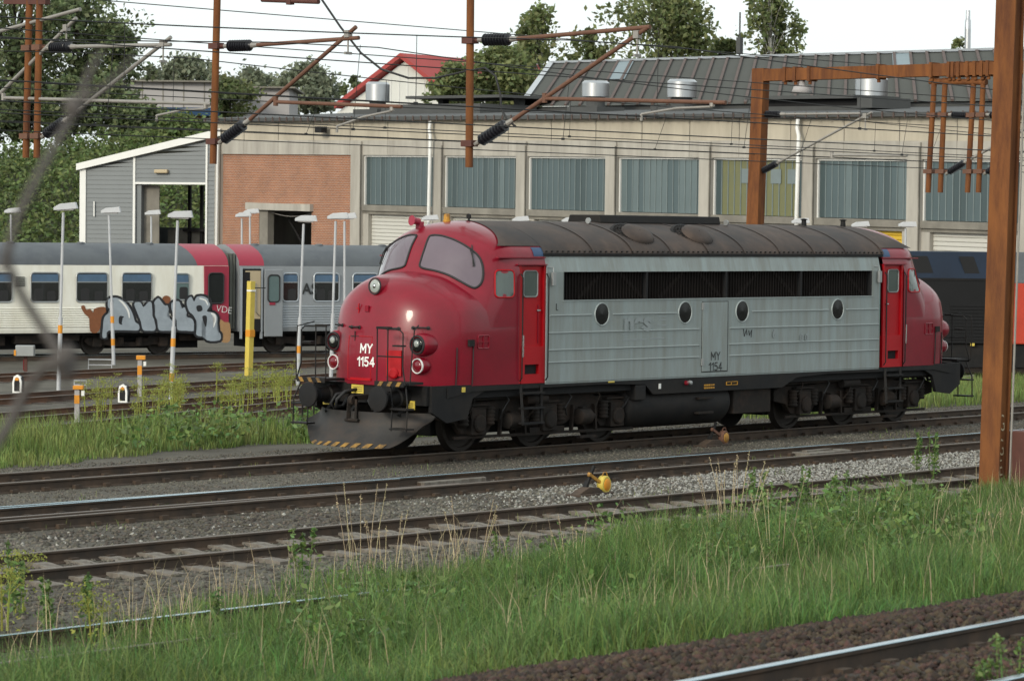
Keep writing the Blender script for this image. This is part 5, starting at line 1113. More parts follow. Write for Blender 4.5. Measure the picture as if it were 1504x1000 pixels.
# ---------------------------------------------------------------- overhead line: masts, drop tubes, cantilevers, wires
_m = onZ(1458, 724, -.2); XG, YM = _m.x, _m.y
mast_t = onX(1484, 0, XG)
lean = (mast_t.y-YM)/(mast_t.z+.2)
mast = thing('overhead_line_mast', 'heavy rust brown steel mast rising from the grass with scrawled letters', 'mast', (XG, YM, -.25))
HM = 10.4
m = MB()
for x in (-.13, .13): m.prism([(x-.014, -.19, -.05), (x+.014, -.19, -.05), (x+.014, .19, -.05), (x-.014, .19, -.05)], (0, 0, 0), (0, lean*HM, HM))
m.build('flange', 'rust_steel', mast)
m = MB(); m.prism([(-.115, -.13, -.05), (.115, -.13, -.05), (.115, .13, -.05), (-.115, .13, -.05)], (0, 0, 0), (0, lean*HM, HM)); web = m.build('web', 'rust_steel', mast)
for body, py in (('G', 622), ('G', 658), ('E', 688)):
    q = onX(1468, py, XG); z = q.z+.25
    text(body, .40, 'cream_panel', 'scrawl', web, Matrix.Translation((-.0, -.135+lean*z, z)) @ FACE @ Matrix.Rotation(.1, 4, 'Z'), .001, -.004, .55)
q = onX(1478, 632, XG+.25); bh_ = q.z+.25
m = MB(); m.box2((.16, -.50, 0), (.62, -.16, bh_)); m.build('stub_box', 'rust_dark', mast, bevel=.01)
m = MB(); m.tube([(.16, -.22, 0), (.16, -.22+lean*HM, HM)], .02, 6); m.build('earth_cable', 'galv_tube', mast)
# gantry beam above the frame, across all tracks
gb = thing('gantry_beam', 'rusty lattice gantry beam carrying the drop tubes above the tracks', 'gantry', (XG, YM, 10.1))
for z in (-.22, .22): m = MB(); m.box2((-.10, -.2, z-.05), (.10, 48, z+.05)); m.build('chord', 'rust_steel', gb)
m = MB()
for k in range(40): y = k*1.2; m.beam((0, y, -.18), (0, y+.6, .18), .05, .05); m.beam((0, y+.6, .18), (0, y+1.2, -.18), .05, .05)
m.build('lacing', 'rust_steel', gb)
m = MB(); m.box2((-.2, 47.6, -11.0), (.2, 48.0, .27)); m.build('far_leg', 'rust_steel', gb)
def ribbed(m, a, b, r=.085, n=9):
    a, b = Vector(a), Vector(b); d = b-a; L = d.length; prof = [(0, .03), (L*.06, r*.62)]
    for k in range(n):
        s0 = L*(.08+.84*k/n); prof += [(s0, r*.62), (s0+L*.84/n*.35, r), (s0+L*.84/n*.5, r), (s0+L*.84/n*.75, r*.62)]
    prof += [(L*.94, r*.62), (L, .03)]; m.lathe(prof, a, d, 14)
def cantilever(label, X, tubes, clamps, top, diag, reg=None, steady=None, arm='rust_tube', tube='rust_steel', tr=.075, ztop=9.9, r=.042, grp=None, k=1.0, bridle=None):
    P = lambda q: onX(q[0], q[1], X)
    base = P(tubes[0][1]); t = thing('catenary_cantilever', label, 'cantilever', base, group=grp); T = Matrix.Translation(-base)
    for a, b in tubes:
        A, B = P(a), P(b); d = (A-B); A2 = A+d*((ztop-A.z)/d.z) if ztop else A
        m = MB(); m.cyl(B, A2, tr, n=14); m.build('drop_tube', tube, t, T, smooth=True, auto=40)
    for c in clamps:
        p = P(c); m = MB(); n = len(tubes)
        for a, b in tubes:
            A, B = P(a), P(b); u = (p.z-B.z)/(A.z-B.z); q = B+(A-B)*u; m.box(q, (tr*2.6, tr*3.6, tr*1.6))
        q2 = P((c[0]+14*k, c[1])); m.cyl(p, q2, .03, n=8)
        if n > 1: A, B = P(tubes[0][0]), P(tubes[0][1]); u = (p.z-B.z)/(A.z-B.z); m.beam(B+(A-B)*u, p, .06, .06)
        m.build('clamp', 'rust_dark' if arm != 'galv_tube' else 'rust_tube', t, T)
    for name, (i0, i1, e) in (('top_tube', top), ('bracket_tube', diag)):
        a, b, c = P(i0), P(i1), P(e); m = MB(); ribbed(m, a, b, .12*k if k > .9 else .10); io = m.build('insulator', 'insulator', t, T, smooth=True, auto=50)
        m = MB(); m.cyl(a-(b-a)*.12, a+(b-a)*.04, .045, n=8); m.build('end_fitting', 'galv_tube', t, T); m = MB(); m.cyl(b-(b-a)*.03, b+(c-b).normalized()*.14, .06, .045, n=10); m.build('end_fitting', 'galv_tube', t, T)
        m = MB(); m.cyl(b, c, r, n=10); m.build(name, arm, t, T, smooth=True, auto=40)
    if reg:
        a, b = P(reg[0]), P(reg[1]); m = MB(); m.cyl(a, b, .038, n=10); m.cyl(a+Vector((0, 0, -.08)), a+Vector((0, 0, .1)), .05, n=8); rg = m.build('registration_tube', arm, t, T, smooth=True, auto=40)
        if steady:
            m = MB(); c, d = P(steady[1]), P(steady[0]); m.cyl(Vector((c.x, c.y, b.z)), c, .05, n=8); m.tube([c, (c+d)/2+Vector((0, 0, .04)), d], .024, 7); m.cyl(d, d+Vector((0, 0, -.12)), .03, n=6); m.build('steady_arm', 'galv_tube', t, T)
    a, b = P(diag[2]), P(diag[1]); c = P(top[2]); m = MB(); q = a+(b-a)*.07; m.box(q, (.12, .12, .14)); m.cyl(q, q+Vector((0, 0, -.38)), .02, n=6); m.box(q+Vector((0, 0, -.38)), (.18, .05, .05)); m.build('head_clamp', 'galv_tube', t, T)
    return t
cantilever('rusty drop tube with bracket arm reaching over the grey sloping roof', XG, [((691, 0), (689, 246))], [(690, 60), (689, 211)], ((708, 59), (752, 58), (955, 40)), ((703, 209), (747, 181), (951, 41)), ((800, 145), (1066, 151)), ((942, 168), (1046, 157)))
cantilever('rusty drop tube with bracket arm in front of the brick bay', XG, [((319, 0), (313, 241))], [(317, 68), (314, 208)], ((334, 68), (371, 67), (527, 56)), ((326, 207), (361, 181), (523, 40)), ((405, 150), (590, 157)), ((495, 186), (576, 163)))
cantilever('pair of rusty drop tubes with insulated arm before the left trees', XG, [((58, 5), (54, 232)), ((43, 5), (38, 232))], [(56, 70), (54, 200)], ((73, 71), (106, 69), (251, 66)), ((65, 199), (96, 177), (251, 55)), ((5, 144), (310, 153)), ((230, 170), (302, 160)), arm='galv_tube')
cantilever('grey bracket arm entering beside the paired rusty drop tubes', XG, [((-130, 0), (-133, 300))], [(-131, 70), (-133, 250)], ((-115, 72), (-80, 68), (118, 14)), ((-118, 248), (-85, 222), (112, 27)), None, None, arm='galv_tube')
m = MB(); a, b = onX(35, 1, XG), onX(70, 3, XG); m.beam(a-Vector((0, -.6, 0)), b, .14, .12); o = m.build('tube_bracket', 'rust_dark'); tag(o, 'dark rusty bracket bar clasping the paired drop tubes', 'bracket')
m = MB(); a, b = onX(385, 0, XG), onX(468, 3, XG); m.cyl(a, b, .05, n=10); m.box((a*.5+b*.5), (.12, .12, .16)); o = m.build('hanging_tube', 'rust_dark'); tag(o, 'short dark red tube hanging near the curved feeder cable', 'tube')
pts = [onX(x, y, XG) for x, y in ((470, -4), (500, 40), (530, 78), (560, 102), (600, 115), (640, 115), (680, 106), (712, 100), (728, 112), (735, 140), (736, 160), (745, 176), (757, 186))]
m = MB(); m.tube(pts, .022, 6); o = m.build('feeder_cable', 'rubber', smooth=True); tag(o, 'thick black feeder cable sagging to the middle insulator', 'cable')
# portal beyond the locomotive
XP = 32.0
pc = onX(1109, 332, XP); pt = onX(1118, 100, XP); zg = gz(pc.x, pc.y); dl = (pt-pc)/(pt.z-pc.z); foot = pc+dl*(zg-pc.z)
por = thing('overhead_line_portal', 'rusty steel portal frame standing behind the locomotive', 'portal', foot); T = Matrix.Translation(-foot)
m = MB(); w = .20
m.prism([foot+Vector((x, y, 0)) for x, y in ((-w*.8, -w), (w*.8, -w), (w*.8, w), (-w*.8, w))], (0, 0, 0), pt-foot+Vector((0, 0, -.02))); m.build('column', 'rust_steel', por, T)
e = onX(1560, 104, XP); z0 = pt.z
zb_ = onX(1290, 106, XP).z
m = MB(); m.box2((foot.x-.155, pt.y+.22, zb_-.17), (foot.x+.155, e.y-14, zb_+.17)); bm2 = m.build('beam', 'rust_steel', por, T)
m = MB(); ye = e.y-14; m.box2((foot.x-.16, ye-.3, -.3), (foot.x+.16, ye, zb_+.16)); m.build('column', 'rust_steel', por, T)
for px in (1157, 1172, 1193, 1294, 1372, 1398, 1404, 1412, 1425, 1436, 1446, 1455):
    p = onX(px, 106, XP); m = MB(); m.box((foot.x, p.y, zb_), (.40, .09, .42)); m.cyl((foot.x-.1, p.y, zb_-.2), (foot.x-.1, p.y, zb_-.30), .05, n=8); m.build('strap', 'rust_steel', bm2, T)
for px in (1178, 1478): p = onX(px, 126, XP); m = MB(); m.lathe([(0, .08), (.14, .10), (.17, .24), (.36, .31)], (foot.x, p.y, zb_-.18), (0, 0, -1), 16); m.build('flood_lamp', 'block_grey', bm2, T, smooth=True)
gpt = 'paired rusty tubes hanging from the portal'
for (a, b, nm) in ((1372, 1388, 'pair of rusty tubes hanging from the portal beside its middle'), (1430, 1444, 'pair of rusty tubes hanging from portal right next to the heavy mast')):
    dx = -9; cantilever(nm, XP, [((b, 122), (b+dx+2, 283)), ((a, 122), (a+dx, 283))], [(b-3, 169), (b-7, 252)], ((b+9, 169), (b+38, 170), (b+130, 165)), ((b+4, 254), (b+30, 238), (b+150, 172)), None, None, arm='galv_tube', ztop=zb_-.22, tr=.075, r=.04, k=.8)
a, b = onX(1366, 120, XP), onX(1449, 121, XP); m = MB(); m.cyl(a, b, .085, n=12); m.build('hanger_bar', 'rust_steel', bm2, T, smooth=True, auto=40)
t = cantilever('slim grey bracket arm on the portal column', XP, [((1116, 160), (1113, 262))], [(1116, 167), (1113, 251)], ((1123, 168), (1148, 168), (1264, 167)), ((1119, 252), (1143, 239), (1281, 165)), ((1222, 228), (1332, 229)), None, arm='galv_tube', tr=.03, ztop=None, k=.8, r=.034)
# wires, all parallel to the tracks
def wire_pair(label, X, c, mss, sag=.35, x0=-70, x1=85, drop=True, r=.011):
    C = onX(*c, X); t = thing('overhead_wire', label, 'wire', C); T = Matrix.Translation(-C)
    m = MB(); m.tube([(x0, C.y, C.z), (X, C.y, C.z), (x1, C.y, C.z)], r, 5); m.build('contact_wire', 'wire', t, T)
    if mss:
        M_ = onX(*mss, X); y = C.y*.6+M_.y*.4
        def zz(x): u = ((x-X) % 55)/55; return M_.z-(M_.z-C.z-.35)*4*u*(1-u)*.55
        xs2 = np.arange(x0, x1, 3.0); m = MB(); m.tube([(x, y, zz(x)) for x in xs2], r, 5); m.build('messenger_wire', 'wire', t, T)
        if drop:
            for k in range(int((x1-x0)/6.5)):
                x = x0+3+k*6.5; m = MB(); m.tube([(x, C.y, C.z), (x, y, zz(x))], .006, 4); m.box((x, C.y, C.z), (.08, .03, .05)); m.build('dropper', 'wire', t, T)
wire_pair('contact and carrier wire held by the arm over the sloping roof', XG, (942, 171), (945, 62))
wire_pair('contact and carrier wire held by the arm before the brick bay', XG, (495, 189), (520, 62))
wire_pair('contact and carrier wire held by the paired drop tubes at left', XG, (230, 172), (234, 80))
wire_pair('contact and carrier wire below the portal beam', XP, (1220, 231), (1262, 175))
wire_pair('lower contact wires running past the glass bays', XP, (1330, 246), None)
for i, (c, lab) in enumerate((((182, 0), 'high feeder wire crossing the white sky above the brick bay'), ((0, 116), 'dark feeder wire crossing low over the left trees'), ((0, 176), 'wire sagging just above the boarded annexe roof'), ((700, 100), 'wire passing high over the red barn roof'), ((1000, 195), 'wire running along the concrete band of the engine shed'), ((300, 60), 'thin upper wire past the grey block'))):
    C = onX(c[0], c[1], XG); m = MB(); m.tube([(-85-C.x, 0, 0), (0, 0, -.05), (95-C.x, 0, 0)], .011, 5); o = m.build('feeder_wire', 'wire'); o.location = C; tag(o, lab, 'wire')
# ---------------------------------------------------------------- yard lamps, posts, signals, levers
def lamp(label, head, base=None, dep=None, marks=()):
    if base: B = onG(*base); dep = (B-CAM).dot(FW)
    else:
        B = at(head[0]-1, head[1]+40, dep); B.z = gz(B.x, B.y)
    Tp = at(head[0]-3, head[1]+4, dep); t = thing('yard_lamp', label, 'lamp post', B); T = Matrix.Translation(-B)
    m = MB(); d = Tp-B; k = .42; m.cyl(B, B+d*k, .062, n=10); m.cyl(B+d*k, Tp, .04, n=10); pole = m.build('pole', 'lamp_pole', t, T, smooth=True, auto=40)
    for u in marks: m = MB(); m.cyl(B+d*u, B+d*(u+.045), .066 if u < .42 else .044, n=10); m.build('orange_band', 'orange_mark', pole, T)
    e = Vector((RT.x, RT.y, 0)).normalized(); f = Vector((-e.y, e.x, 0))
    m = MB(); c = Tp+e*.06+Vector((0, 0, .07)); R = Matrix((e, f, Vector((0, 0, 1)))).transposed() @ Matrix.Rotation(random.uniform(-.06, .06), 3, 'Y')
    prof = [(-.31, .0), (-.31, .08), (-.14, .17), (.29, .20), (.34, .02)]
    m.prism([R@Vector((x, -.14, z))+c for x, z in prof], (0, 0, 0), R@Vector((0, .30, 0))); m.build('lamp_head', 'lamp_head', t, T, bevel=.006)
    m = MB(); m.box(c+R@Vector((0, 0, -.005)), (.46, .22, .03), R); m.build('diffuser', 'block_grey', t, T)
    return t
lamp('yard lamp standing before the green bank at the coach roof', (19, 311), dep=126)
lamp('tall yard lamp before the cream coach beside the twin dwarf signals', (96, 308), (86, 577), marks=(.33,))
lamp('yard lamp whose pole stands before the coach window near annexe', (163, 312), (167, 536), marks=(.28, .13))
lamp('yard lamp beside the open annexe doorway', (225, 314), dep=128)
lamp('leaning yard lamp crossing the bubble graffiti', (264, 320), (251, 592), marks=(.31, .12))
lamp('yard lamp with lower head before the brick doorway', (358, 317), dep=126)
lamp('yard lamp with higher head at the brick doorway edge', (370, 312), dep=130)
lamp('yard lamp before the silver coach with letters', (449, 325), (437, 566), marks=(.20,))
lamp('yard lamp in pair next to the locomotive nose, orange band', (496, 321), (486, 560), marks=(.22,))
lamp('yard lamp in pair next to the locomotive nose, plain pole', (509, 321), dep=101)
lamp('yard lamp peeping over the windscreen roof', (632, 322), dep=118)
lamp('yard lamp above the brown roof front', (765, 324), dep=116)
lamp('yard lamp left of the black roof housing', (838, 325), dep=114)
lamp('yard lamp left of the portal column foot', (1176, 327), dep=112)
lamp('yard lamp before the yellow roller door', (1264, 332), dep=112)
lamp('yard lamp over the rear cab beside grey roller door', (1333, 332), dep=112)
B = onG(365, 552); dep = (B-CAM).dot(FW); Tp = at(369, 413, dep); t = thing('yellow_post', 'tall yellow square post before the open coach door', 'post', B); T = Matrix.Translation(-B)
m = MB(); m.prism([B+Vector((x, y, 0)) for x, y in ((-.10, -.09), (.10, -.09), (.10, .09), (-.10, .09))], (0, 0, 0), Tp-B); m.build('shaft', 'yellow_paint', t, T, bevel=.01)
m = MB(); m.box((B+(Tp-B)*.45)+Vector((0, -.02, 0)), (.215, .20, .22)); m.build('orange_band', 'orange_mark', t, T); m = MB(); m.box((B+(Tp-B)*.90)+Vector((0, -.02, 0)), (.21, .20, .05)); m.build('worn_band', 'white_paint', t, T)
m = MB(); p = B+(Tp-B)*.93; m.beam(p, p+Vector((.35, -.3, 0)), .03, .03); m.build('arm', 'loco_black', t, T)
e = Vector((RT.x, RT.y, 0)).normalized(); f = Vector((-e.y, e.x, 0)); RZ = math.atan2(e.y, e.x)
for lab, px, py, hpx in (('white framed dwarf signal beside blurred twig', 25, 578, 28), ('white framed dwarf signal in the yellow weeds', 180, 592, 28)):
    B = onG(px, py); t = thing('dwarf_signal', lab, 'signal', B, RZ-.25); h = hpx*(B-CAM).dot(FW)/4559; w = h*.5
    q = [(-w/2, .02), (w/2, .02), (w*.52, h*.6), (w*.36, h*.9), (0, h), (-w*.36, h*.9), (-w*.52, h*.6)]
    m = MB(); m.prism([(x, 0, z) for x, z in q], (0, 0, 0), (0, .22, 0)); b_ = m.build('housing', 'loco_black', t, bevel=.02)
    i_ = [(x*.62, h*.12+(z-.02)*.78) for x, z in q]; m = MB(); m.grid([[(x, -.012, z) for x, z in q+[q[0]]], [(x, -.012, z) for x, z in i_+[i_[0]]]]); m.grid([[(x, -.012, z) for x, z in q+[q[0]]], [(x, .08, z) for x, z in q+[q[0]]]]); m.build('white_frame', 'white_paint', b_)
    m = MB(); m.box((0, -.015, h*.76), (w*.4, .02, h*.14)); m.build('amber_top', 'orange_mark', b_)
for lab, px, pyb, pyt, kind in (('grey marker post with orange cap before the weeds', 113, 622, 566, 0), ('grey marker post with orange cap below the graffiti', 205, 582, 522, 0)):
    B = onG(px, pyb); h = (pyb-pyt)*(B-CAM).dot(FW)/4559; t = thing('marker_post', lab, 'post', B, RZ)
    m = MB(); m.box((0, 0, h*.45), (.11, .11, h*.9)); m.build('shaft', 'block_grey', t); m = MB(); m.box((0, -.01, h*.64), (.116, .11, h*.22)); m.build('orange_band', 'orange_mark', t)
    m = MB(); m.box((.03, 0, h*.95), (.24, .2, h*.10)); m.build('cap', 'orange_mark', t, bevel=.01); m = MB(); m.box((.14, -.02, h*.80), (.07, .08, .12)); m.build('terminal', 'white_paint', t)
B = onG(37, 548); k = (B-CAM).dot(FW)/4559; t = thing('relay_cabinet', 'small grey cabinet on a brown post with red edge', 'cabinet', B, RZ)
m = MB(); m.box((0, .1, 12*k), (.10, .10, 26*k)); m.build('post', 'rust_dark', t); m = MB(); m.box((-.06, .1, 12*k), (.03, .08, 16*k)); m.build('red_strip', 'red_lens', t); m = MB(); m.box((0, 0, 33*k), (27*k, .3, 16*k)); m.build('box', 'steel_grey', t, bevel=.02); m = MB(); m.box((-14*k, -.02, 30*k), (3*k, .3, 8*k)); m.build('orange_band', 'orange_mark', t)
for lab, px, py, w, h in (('white tubular hoop frame beside far rails', 147, 548, 34, 20), ('low white tubular hoop frame nearer the weeds', 118, 575, 18, 16)):
    B = onG(px, py); k = (B-CAM).dot(FW)/4559; t = thing('hoop_frame', lab, 'frame', B, RZ); m = MB(); m.tube([(-w*k/2, 0, 0), (-w*k/2, 0, h*k), (w*k/2, 0, h*k), (w*k/2, 0, 0)], .022, 6); m.tube([(-w*k/2, 0, h*k*.6), (w*k/2, 0, h*k*.6)], .018, 6); m.build('hoop', 'lamp_pole', t)
# point levers
def lever(label, px, py, wm_, sc=.78, rz=0.0):
    B = onZ(px, py, -.17); t = thing('point_lever', label, 'point lever', B, rz); t.scale = (sc, sc, sc)
    m = MB(); m.prism([(-.62, -.2, 0), (.55, -.2, 0), (.55, .2, 0), (-.62, .2, 0)], (0, 0, 0), (0, 0, .05)); m.prism([(-.55, 0, .05), (.30, 0, .05), (.12, 0, .16), (-.2, 0, .18), (-.42, 0, .11)], (0, -.12, 0), (0, .12, 0)); m.build('base_plate', 'rail_rust', t, bevel=.01)
    m = MB(); m.beam((-.22, 0, .10), (.10, 0, .60), .05, .06); m.beam((-.06, .05, .30), (-.22, .05, .08), .09, .05); m.build('handle', 'loco_black', t)
    m = MB(); m.beam((-.10, -.02, .44), (.36, -.05, .20), .05, .06); m.lathe([(-.03, .04), (.03, .05)], (-.08, -.02, .43), (0, 1, 0), 10); m.build('weight_arm', 'yellow_worn' if wm_ == 'yellow_paint' else wm_, t)
    ax = Vector((.10, -1, 0)).normalized(); m = MB(); m.lathe([(-.11, .16), (-.09, .185), (.03, .185), (.05, .165), (.05, .02)], (.42, -.05, .20), ax, 24); w = m.build('weight', wm_, t, smooth=True, auto=40)
    m = MB(); m.lathe([(.05, .13), (.062, .12), (.064, .02)], (.42, -.05, .20), ax, 20); m.build('weight_face', 'orange_mark' if wm_ == 'yellow_paint' else 'yellow_worn', w, smooth=True)
    m = MB(); m.tube([(.36, -.02, .38), (.40, -.02, .45), (.50, -.02, .45), (.54, -.02, .36)], .012, 6); m.build('weight_ring', 'yellow_worn' if wm_ == 'yellow_paint' else wm_, w)
lever('point lever with bright yellow round weight between the tracks', 868, 727, 'yellow_paint', rz=.05)
lever('point lever with worn brown weight beside locomotive tank', 1048, 655, 'rust_tube', rz=.05)
for lab, px, py, s in (('flat grey cover plate on the track near the lever', 655, 705, 1.0), ('flat grey cover plate further along the polished track', 1205, 664, .9), ('flat dark plank on gravel beside the locomotive tank', 1040, 668, .8)):
    B = onZ(px, py, -.12); t = thing('cover_plate', lab, 'cover plate', B, .03); m = MB(); m.prism([(-.9*s, -.3, 0), (.7*s, -.3, 0), (.95*s, .0, 0), (.6*s, .32, 0), (-.75*s, .32, 0)], (0, 0, -.05), (0, 0, .03)); m.build('plate', 'concrete_sleeper' if s > .85 else 'timber_sleeper', t, bevel=.01); m = MB(); m.box((-.1, 0, .045), (1.0*s, .12, .03)); m.build('batten', 'concrete_sleeper' if s > .85 else 'timber_sleeper', t)
B = onG(468, 655); t = thing('step_stool', 'small dark steel step frame under the far buffer', 'step', onG(462, 640), .1)
m = MB()
for x in (-.22, .22):
    for y in (-.15, .15): m.tube([(x, y, -.02), (x, y, .95)], .02, 6)
m.build('frame', 'loco_black', t); m = MB(); m.box((0, 0, .96), (.56, .42, .04)); m.box((0, 0, .35), (.56, .42, .03)); m.build('tread', 'loco_black', t)
# ---------------------------------------------------------------- vegetation
def leaf_quads(C, S, rng, droop=0.0, aspect=.6):
    n = len(C); a = rng.normal(size=(n, 3)); a[:, 2] *= .7; a[:, 2] -= droop*np.abs(rng.normal(size=n)); a /= np.linalg.norm(a, axis=1)[:, None]
    b = np.cross(a, rng.normal(size=(n, 3))); b /= np.linalg.norm(b, axis=1)[:, None]
    a *= S[:, None]; b *= (S*aspect)[:, None]
    V = np.stack([C-a*.5, C+b*.5, C+a*.5, C-b*.5], 1).reshape(-1, 3); F = np.arange(4*n).reshape(n, 4); return V, F
def tree(label, px, pytop, pybase, dep, wpx, leaf='leaf_birch', bark='bark', clumps=70, per=70, size=.30, seed=1, droop=.4, name='broadleaf_tree', low=.25, gap=1.0, group=None, hang=0.0):
    rng = np.random.default_rng(seed); B = at(px, pybase, dep); topp = at(px, pytop, dep); zg = -.6 if B.z < 3 else B.z
    H = topp.z-zg; R = wpx/2*dep/4559; t = thing(name, label, 'tree', (B.x, B.y, zg), rng.uniform(0, 6.28), group)
    m = MB(); tr = max(.08, H*.018); cx = [0.0, 0.0]; pts = []; rad = []
    for k in range(8):
        u = k/7; cx[0] += rng.normal()*.02*H*.12; cx[1] += rng.normal()*.02*H*.12; pts.append((cx[0], cx[1], u*H*.93)); rad.append(tr*(1-u*.88))
    m.tube(pts, tr, 7, rad)
    cl = []
    clumps = int(clumps*1.35); per = per*.52; boughs = rng.uniform(0, 6.28, 6); bl_ = rng.uniform(.75, 1.2, 6)
    for k in range(clumps):
        u = low+(1-low)*rng.beta(1.4, 1.15); prof = (math.sin(math.pi*min(1, (u-low)/(1-low)*.86+.12)))**.75
        bi = rng.integers(0, 6); an = boughs[bi]+rng.normal()*.42; rr = R*prof*bl_[bi]*math.sqrt(rng.uniform(.04, 1))*(1+.18*math.sin(9*u+bi*2)); i = min(6, int(u*.93*7)); p0 = pts[i]
        cl.append((p0[0]*.6+rr*math.cos(an), p0[1]*.6+rr*math.sin(an), u*H*(.97)))
    for c in cl[::2]:
        i = max(1, min(6, int(c[2]/H*7)-1)); p0 = Vector(pts[i]); c2 = Vector(c); mid = (p0+c2)/2+Vector((0, 0, (c2-p0).length*.12)); m.tube([p0, mid, c2], tr*.3, 4, [rad[i]*.5, rad[i]*.28, tr*.05])
    m.build('trunk', bark, t, smooth=True)
    Cs = []
    for c in cl:
        n = int(per*rng.uniform(.5, 1.4)); s = min(R*.13, .85)*rng.uniform(.6, 1.5)*gap; q = rng.normal(size=(n, 3))*np.array([s, s, s*.75])+np.array(c)
        if hang: q[:, 2] -= np.abs(rng.normal(size=n))*hang*R*.4
        Cs.append(q)
    C = np.concatenate(Cs); S = size*1.15*rng.uniform(.6, 1.5, len(C)); V, F = leaf_quads(C, S, rng, droop); npmesh('crown', V, F, leaf, t); return t
# green bank on the left with bushes, trees above
bk = MB(); rows = []
A0 = at(-60, 350, 150); 
def bank_pt(px, t):                       # t 0 at the foot, 1 at the crest
    d0, d1 = 168, 196; q = at(px, 300, d0+(d1-d0)*t); u = t*t*(3-2*t); return Vector((q.x, q.y, -.55+(8.6+.006*px)*u))
for i in range(9): rows.append([bank_pt(px, i/8) for px in range(-160, 561, 40)])
rows.append([bank_pt(px, 1)+Vector((FW.x, FW.y, 0))*120 for px in range(-160, 561, 40)])
bk.grid(rows); struct(bk.build('hillside', 'soil', smooth=True))
rng = np.random.default_rng(5); n = 26000; PX = rng.uniform(-60, 330, n); TT = rng.uniform(.02, 1.0, n)
Q = np.array([list(bank_pt(a, b)) for a, b in zip(PX, TT)]); lump = np.abs(np.sin(Q[:, 0]*.9+Q[:, 2]*1.3)*np.sin(Q[:, 1]*.8)); Q[:, 2] += rng.uniform(0, 1, n)**1.5*(.5+1.3*lump); V, F = leaf_quads(Q, .32*rng.uniform(.5, 1.5, n), rng, .3, .5)
o = stuff(npmesh('bank_foliage', V, F, 'leaf_bank')); o['label'] = 'dense green brambles covering the left bank'; o['category'] = 'foliage'
tr_ = [
    ('broad dark tree at the frame edge behind the drop tubes', 20, -70, 200, 205, 190, dict(leaf='leaf_dark', clumps=150, per=75, seed=2, low=.12)),
    ('tall dark green tree behind the drop tube pair with drooping twigs', 112, -45, 200, 208, 170, dict(leaf='leaf_dark', clumps=130, per=75, seed=3, low=.15)),
    ('shorter dark tree on the bank beside the grey block', 165, 30, 198, 206, 95, dict(leaf='leaf_dark', clumps=80, per=70, seed=4, low=.10)),
    ('small tree low on the bank below the blue roof', 150, 120, 200, 200, 110, dict(leaf='leaf_dark', clumps=50, per=70, seed=41, low=.05)),
    ('pale willow rounding above the grey block', 272, 84, 160, 262, 105, dict(leaf='leaf_grey', clumps=70, per=80, seed=5, low=.1, size=.36)),
    ('slim pale tree beside the grey block corner', 222, 92, 165, 258, 40, dict(leaf='leaf_grey', clumps=30, per=60, seed=6, low=.1)),
    ('green bush tree in front of the grey block right end', 338, 118, 172, 222, 75, dict(leaf='leaf_birch', clumps=60, per=80, seed=7, low=.02)),
    ('round willow with wide crown left of the barn', 448, 99, 165, 262, 112, dict(leaf='leaf_grey', clumps=90, per=90, seed=8, low=.05, size=.36)),
    ('willow between the two round grey green crowns', 368, 104, 160, 266, 90, dict(leaf='leaf_grey', clumps=60, per=80, seed=9, low=.1, size=.36)),
    ('bushy tree on bank crest beside the annexe roof', 262, 172, 205, 194, 90, dict(leaf='leaf_bank', clumps=40, per=90, seed=10, low=.0)),
    ('small dark bush at the barn corner beside the silver drum', 520, 112, 160, 214, 30, dict(leaf='leaf_dark', clumps=18, per=60, seed=11, low=.1)),
    ('dense tree hiding the right half of the barn', 668, 96, 175, 188, 70, dict(leaf='leaf_birch', clumps=70, per=90, seed=12, low=.05)),
    ('large dense tree between barn and grey sloping roof', 735, 72, 175, 192, 120, dict(leaf='leaf_birch', clumps=130, per=95, seed=13, low=.05)),
    ('open birch with ragged crown above the bracket arm', 795, 2, 170, 200, 100, dict(leaf='leaf_birch', bark='birch_bark', clumps=60, per=60, seed=14, low=.4, hang=.8, gap=.62)),
    ('narrow dark tree top just left of the tallest birch', 862, 40, 170, 204, 48, dict(leaf='leaf_birch', clumps=34, per=60, seed=15, low=.4, hang=.3)),
    ('tallest birch with wide ragged crown behind the roof ridge', 965, -35, 170, 203, 165, dict(leaf='leaf_birch', bark='birch_bark', clumps=120, per=75, seed=16, low=.42, hang=.7, gap=.62)),
    ('low shrub top behind the ridge beside the thin pole', 1062, 55, 170, 206, 55, dict(leaf='leaf_birch', clumps=30, per=60, seed=17, low=.5)),
    ('slender birch at the right with hanging branches', 1130, -40, 170, 205, 100, dict(leaf='leaf_birch', bark='birch_bark', clumps=75, per=62, seed=18, low=.45, hang=1.0, gap=.6)),
    ('few leafy twigs showing above the ridge near the flue', 1408, 52, 170, 198, 34, dict(leaf='leaf_birch', clumps=14, per=22, seed=19, low=.6)),
]
for i, (px, pt_, w) in enumerate(((-8, 120, 110), (48, 128, 100), (98, 118, 90), (200, 150, 90))): tr_.append((('low bushy tree at frame edge on the bank crest', 'low bushy tree behind the paired drop tubes foot', 'low bushy tree behind the blurred twig top', 'low bushy tree under the grey block edge')[i], px, pt_, 205, 199, w, dict(leaf='leaf_dark', clumps=70, per=95, seed=60+i, low=.0)))
for lab, px, pt_, pb, dep, w, kw in tr_: tree(lab, px, pt_, pb, dep, w, **kw)
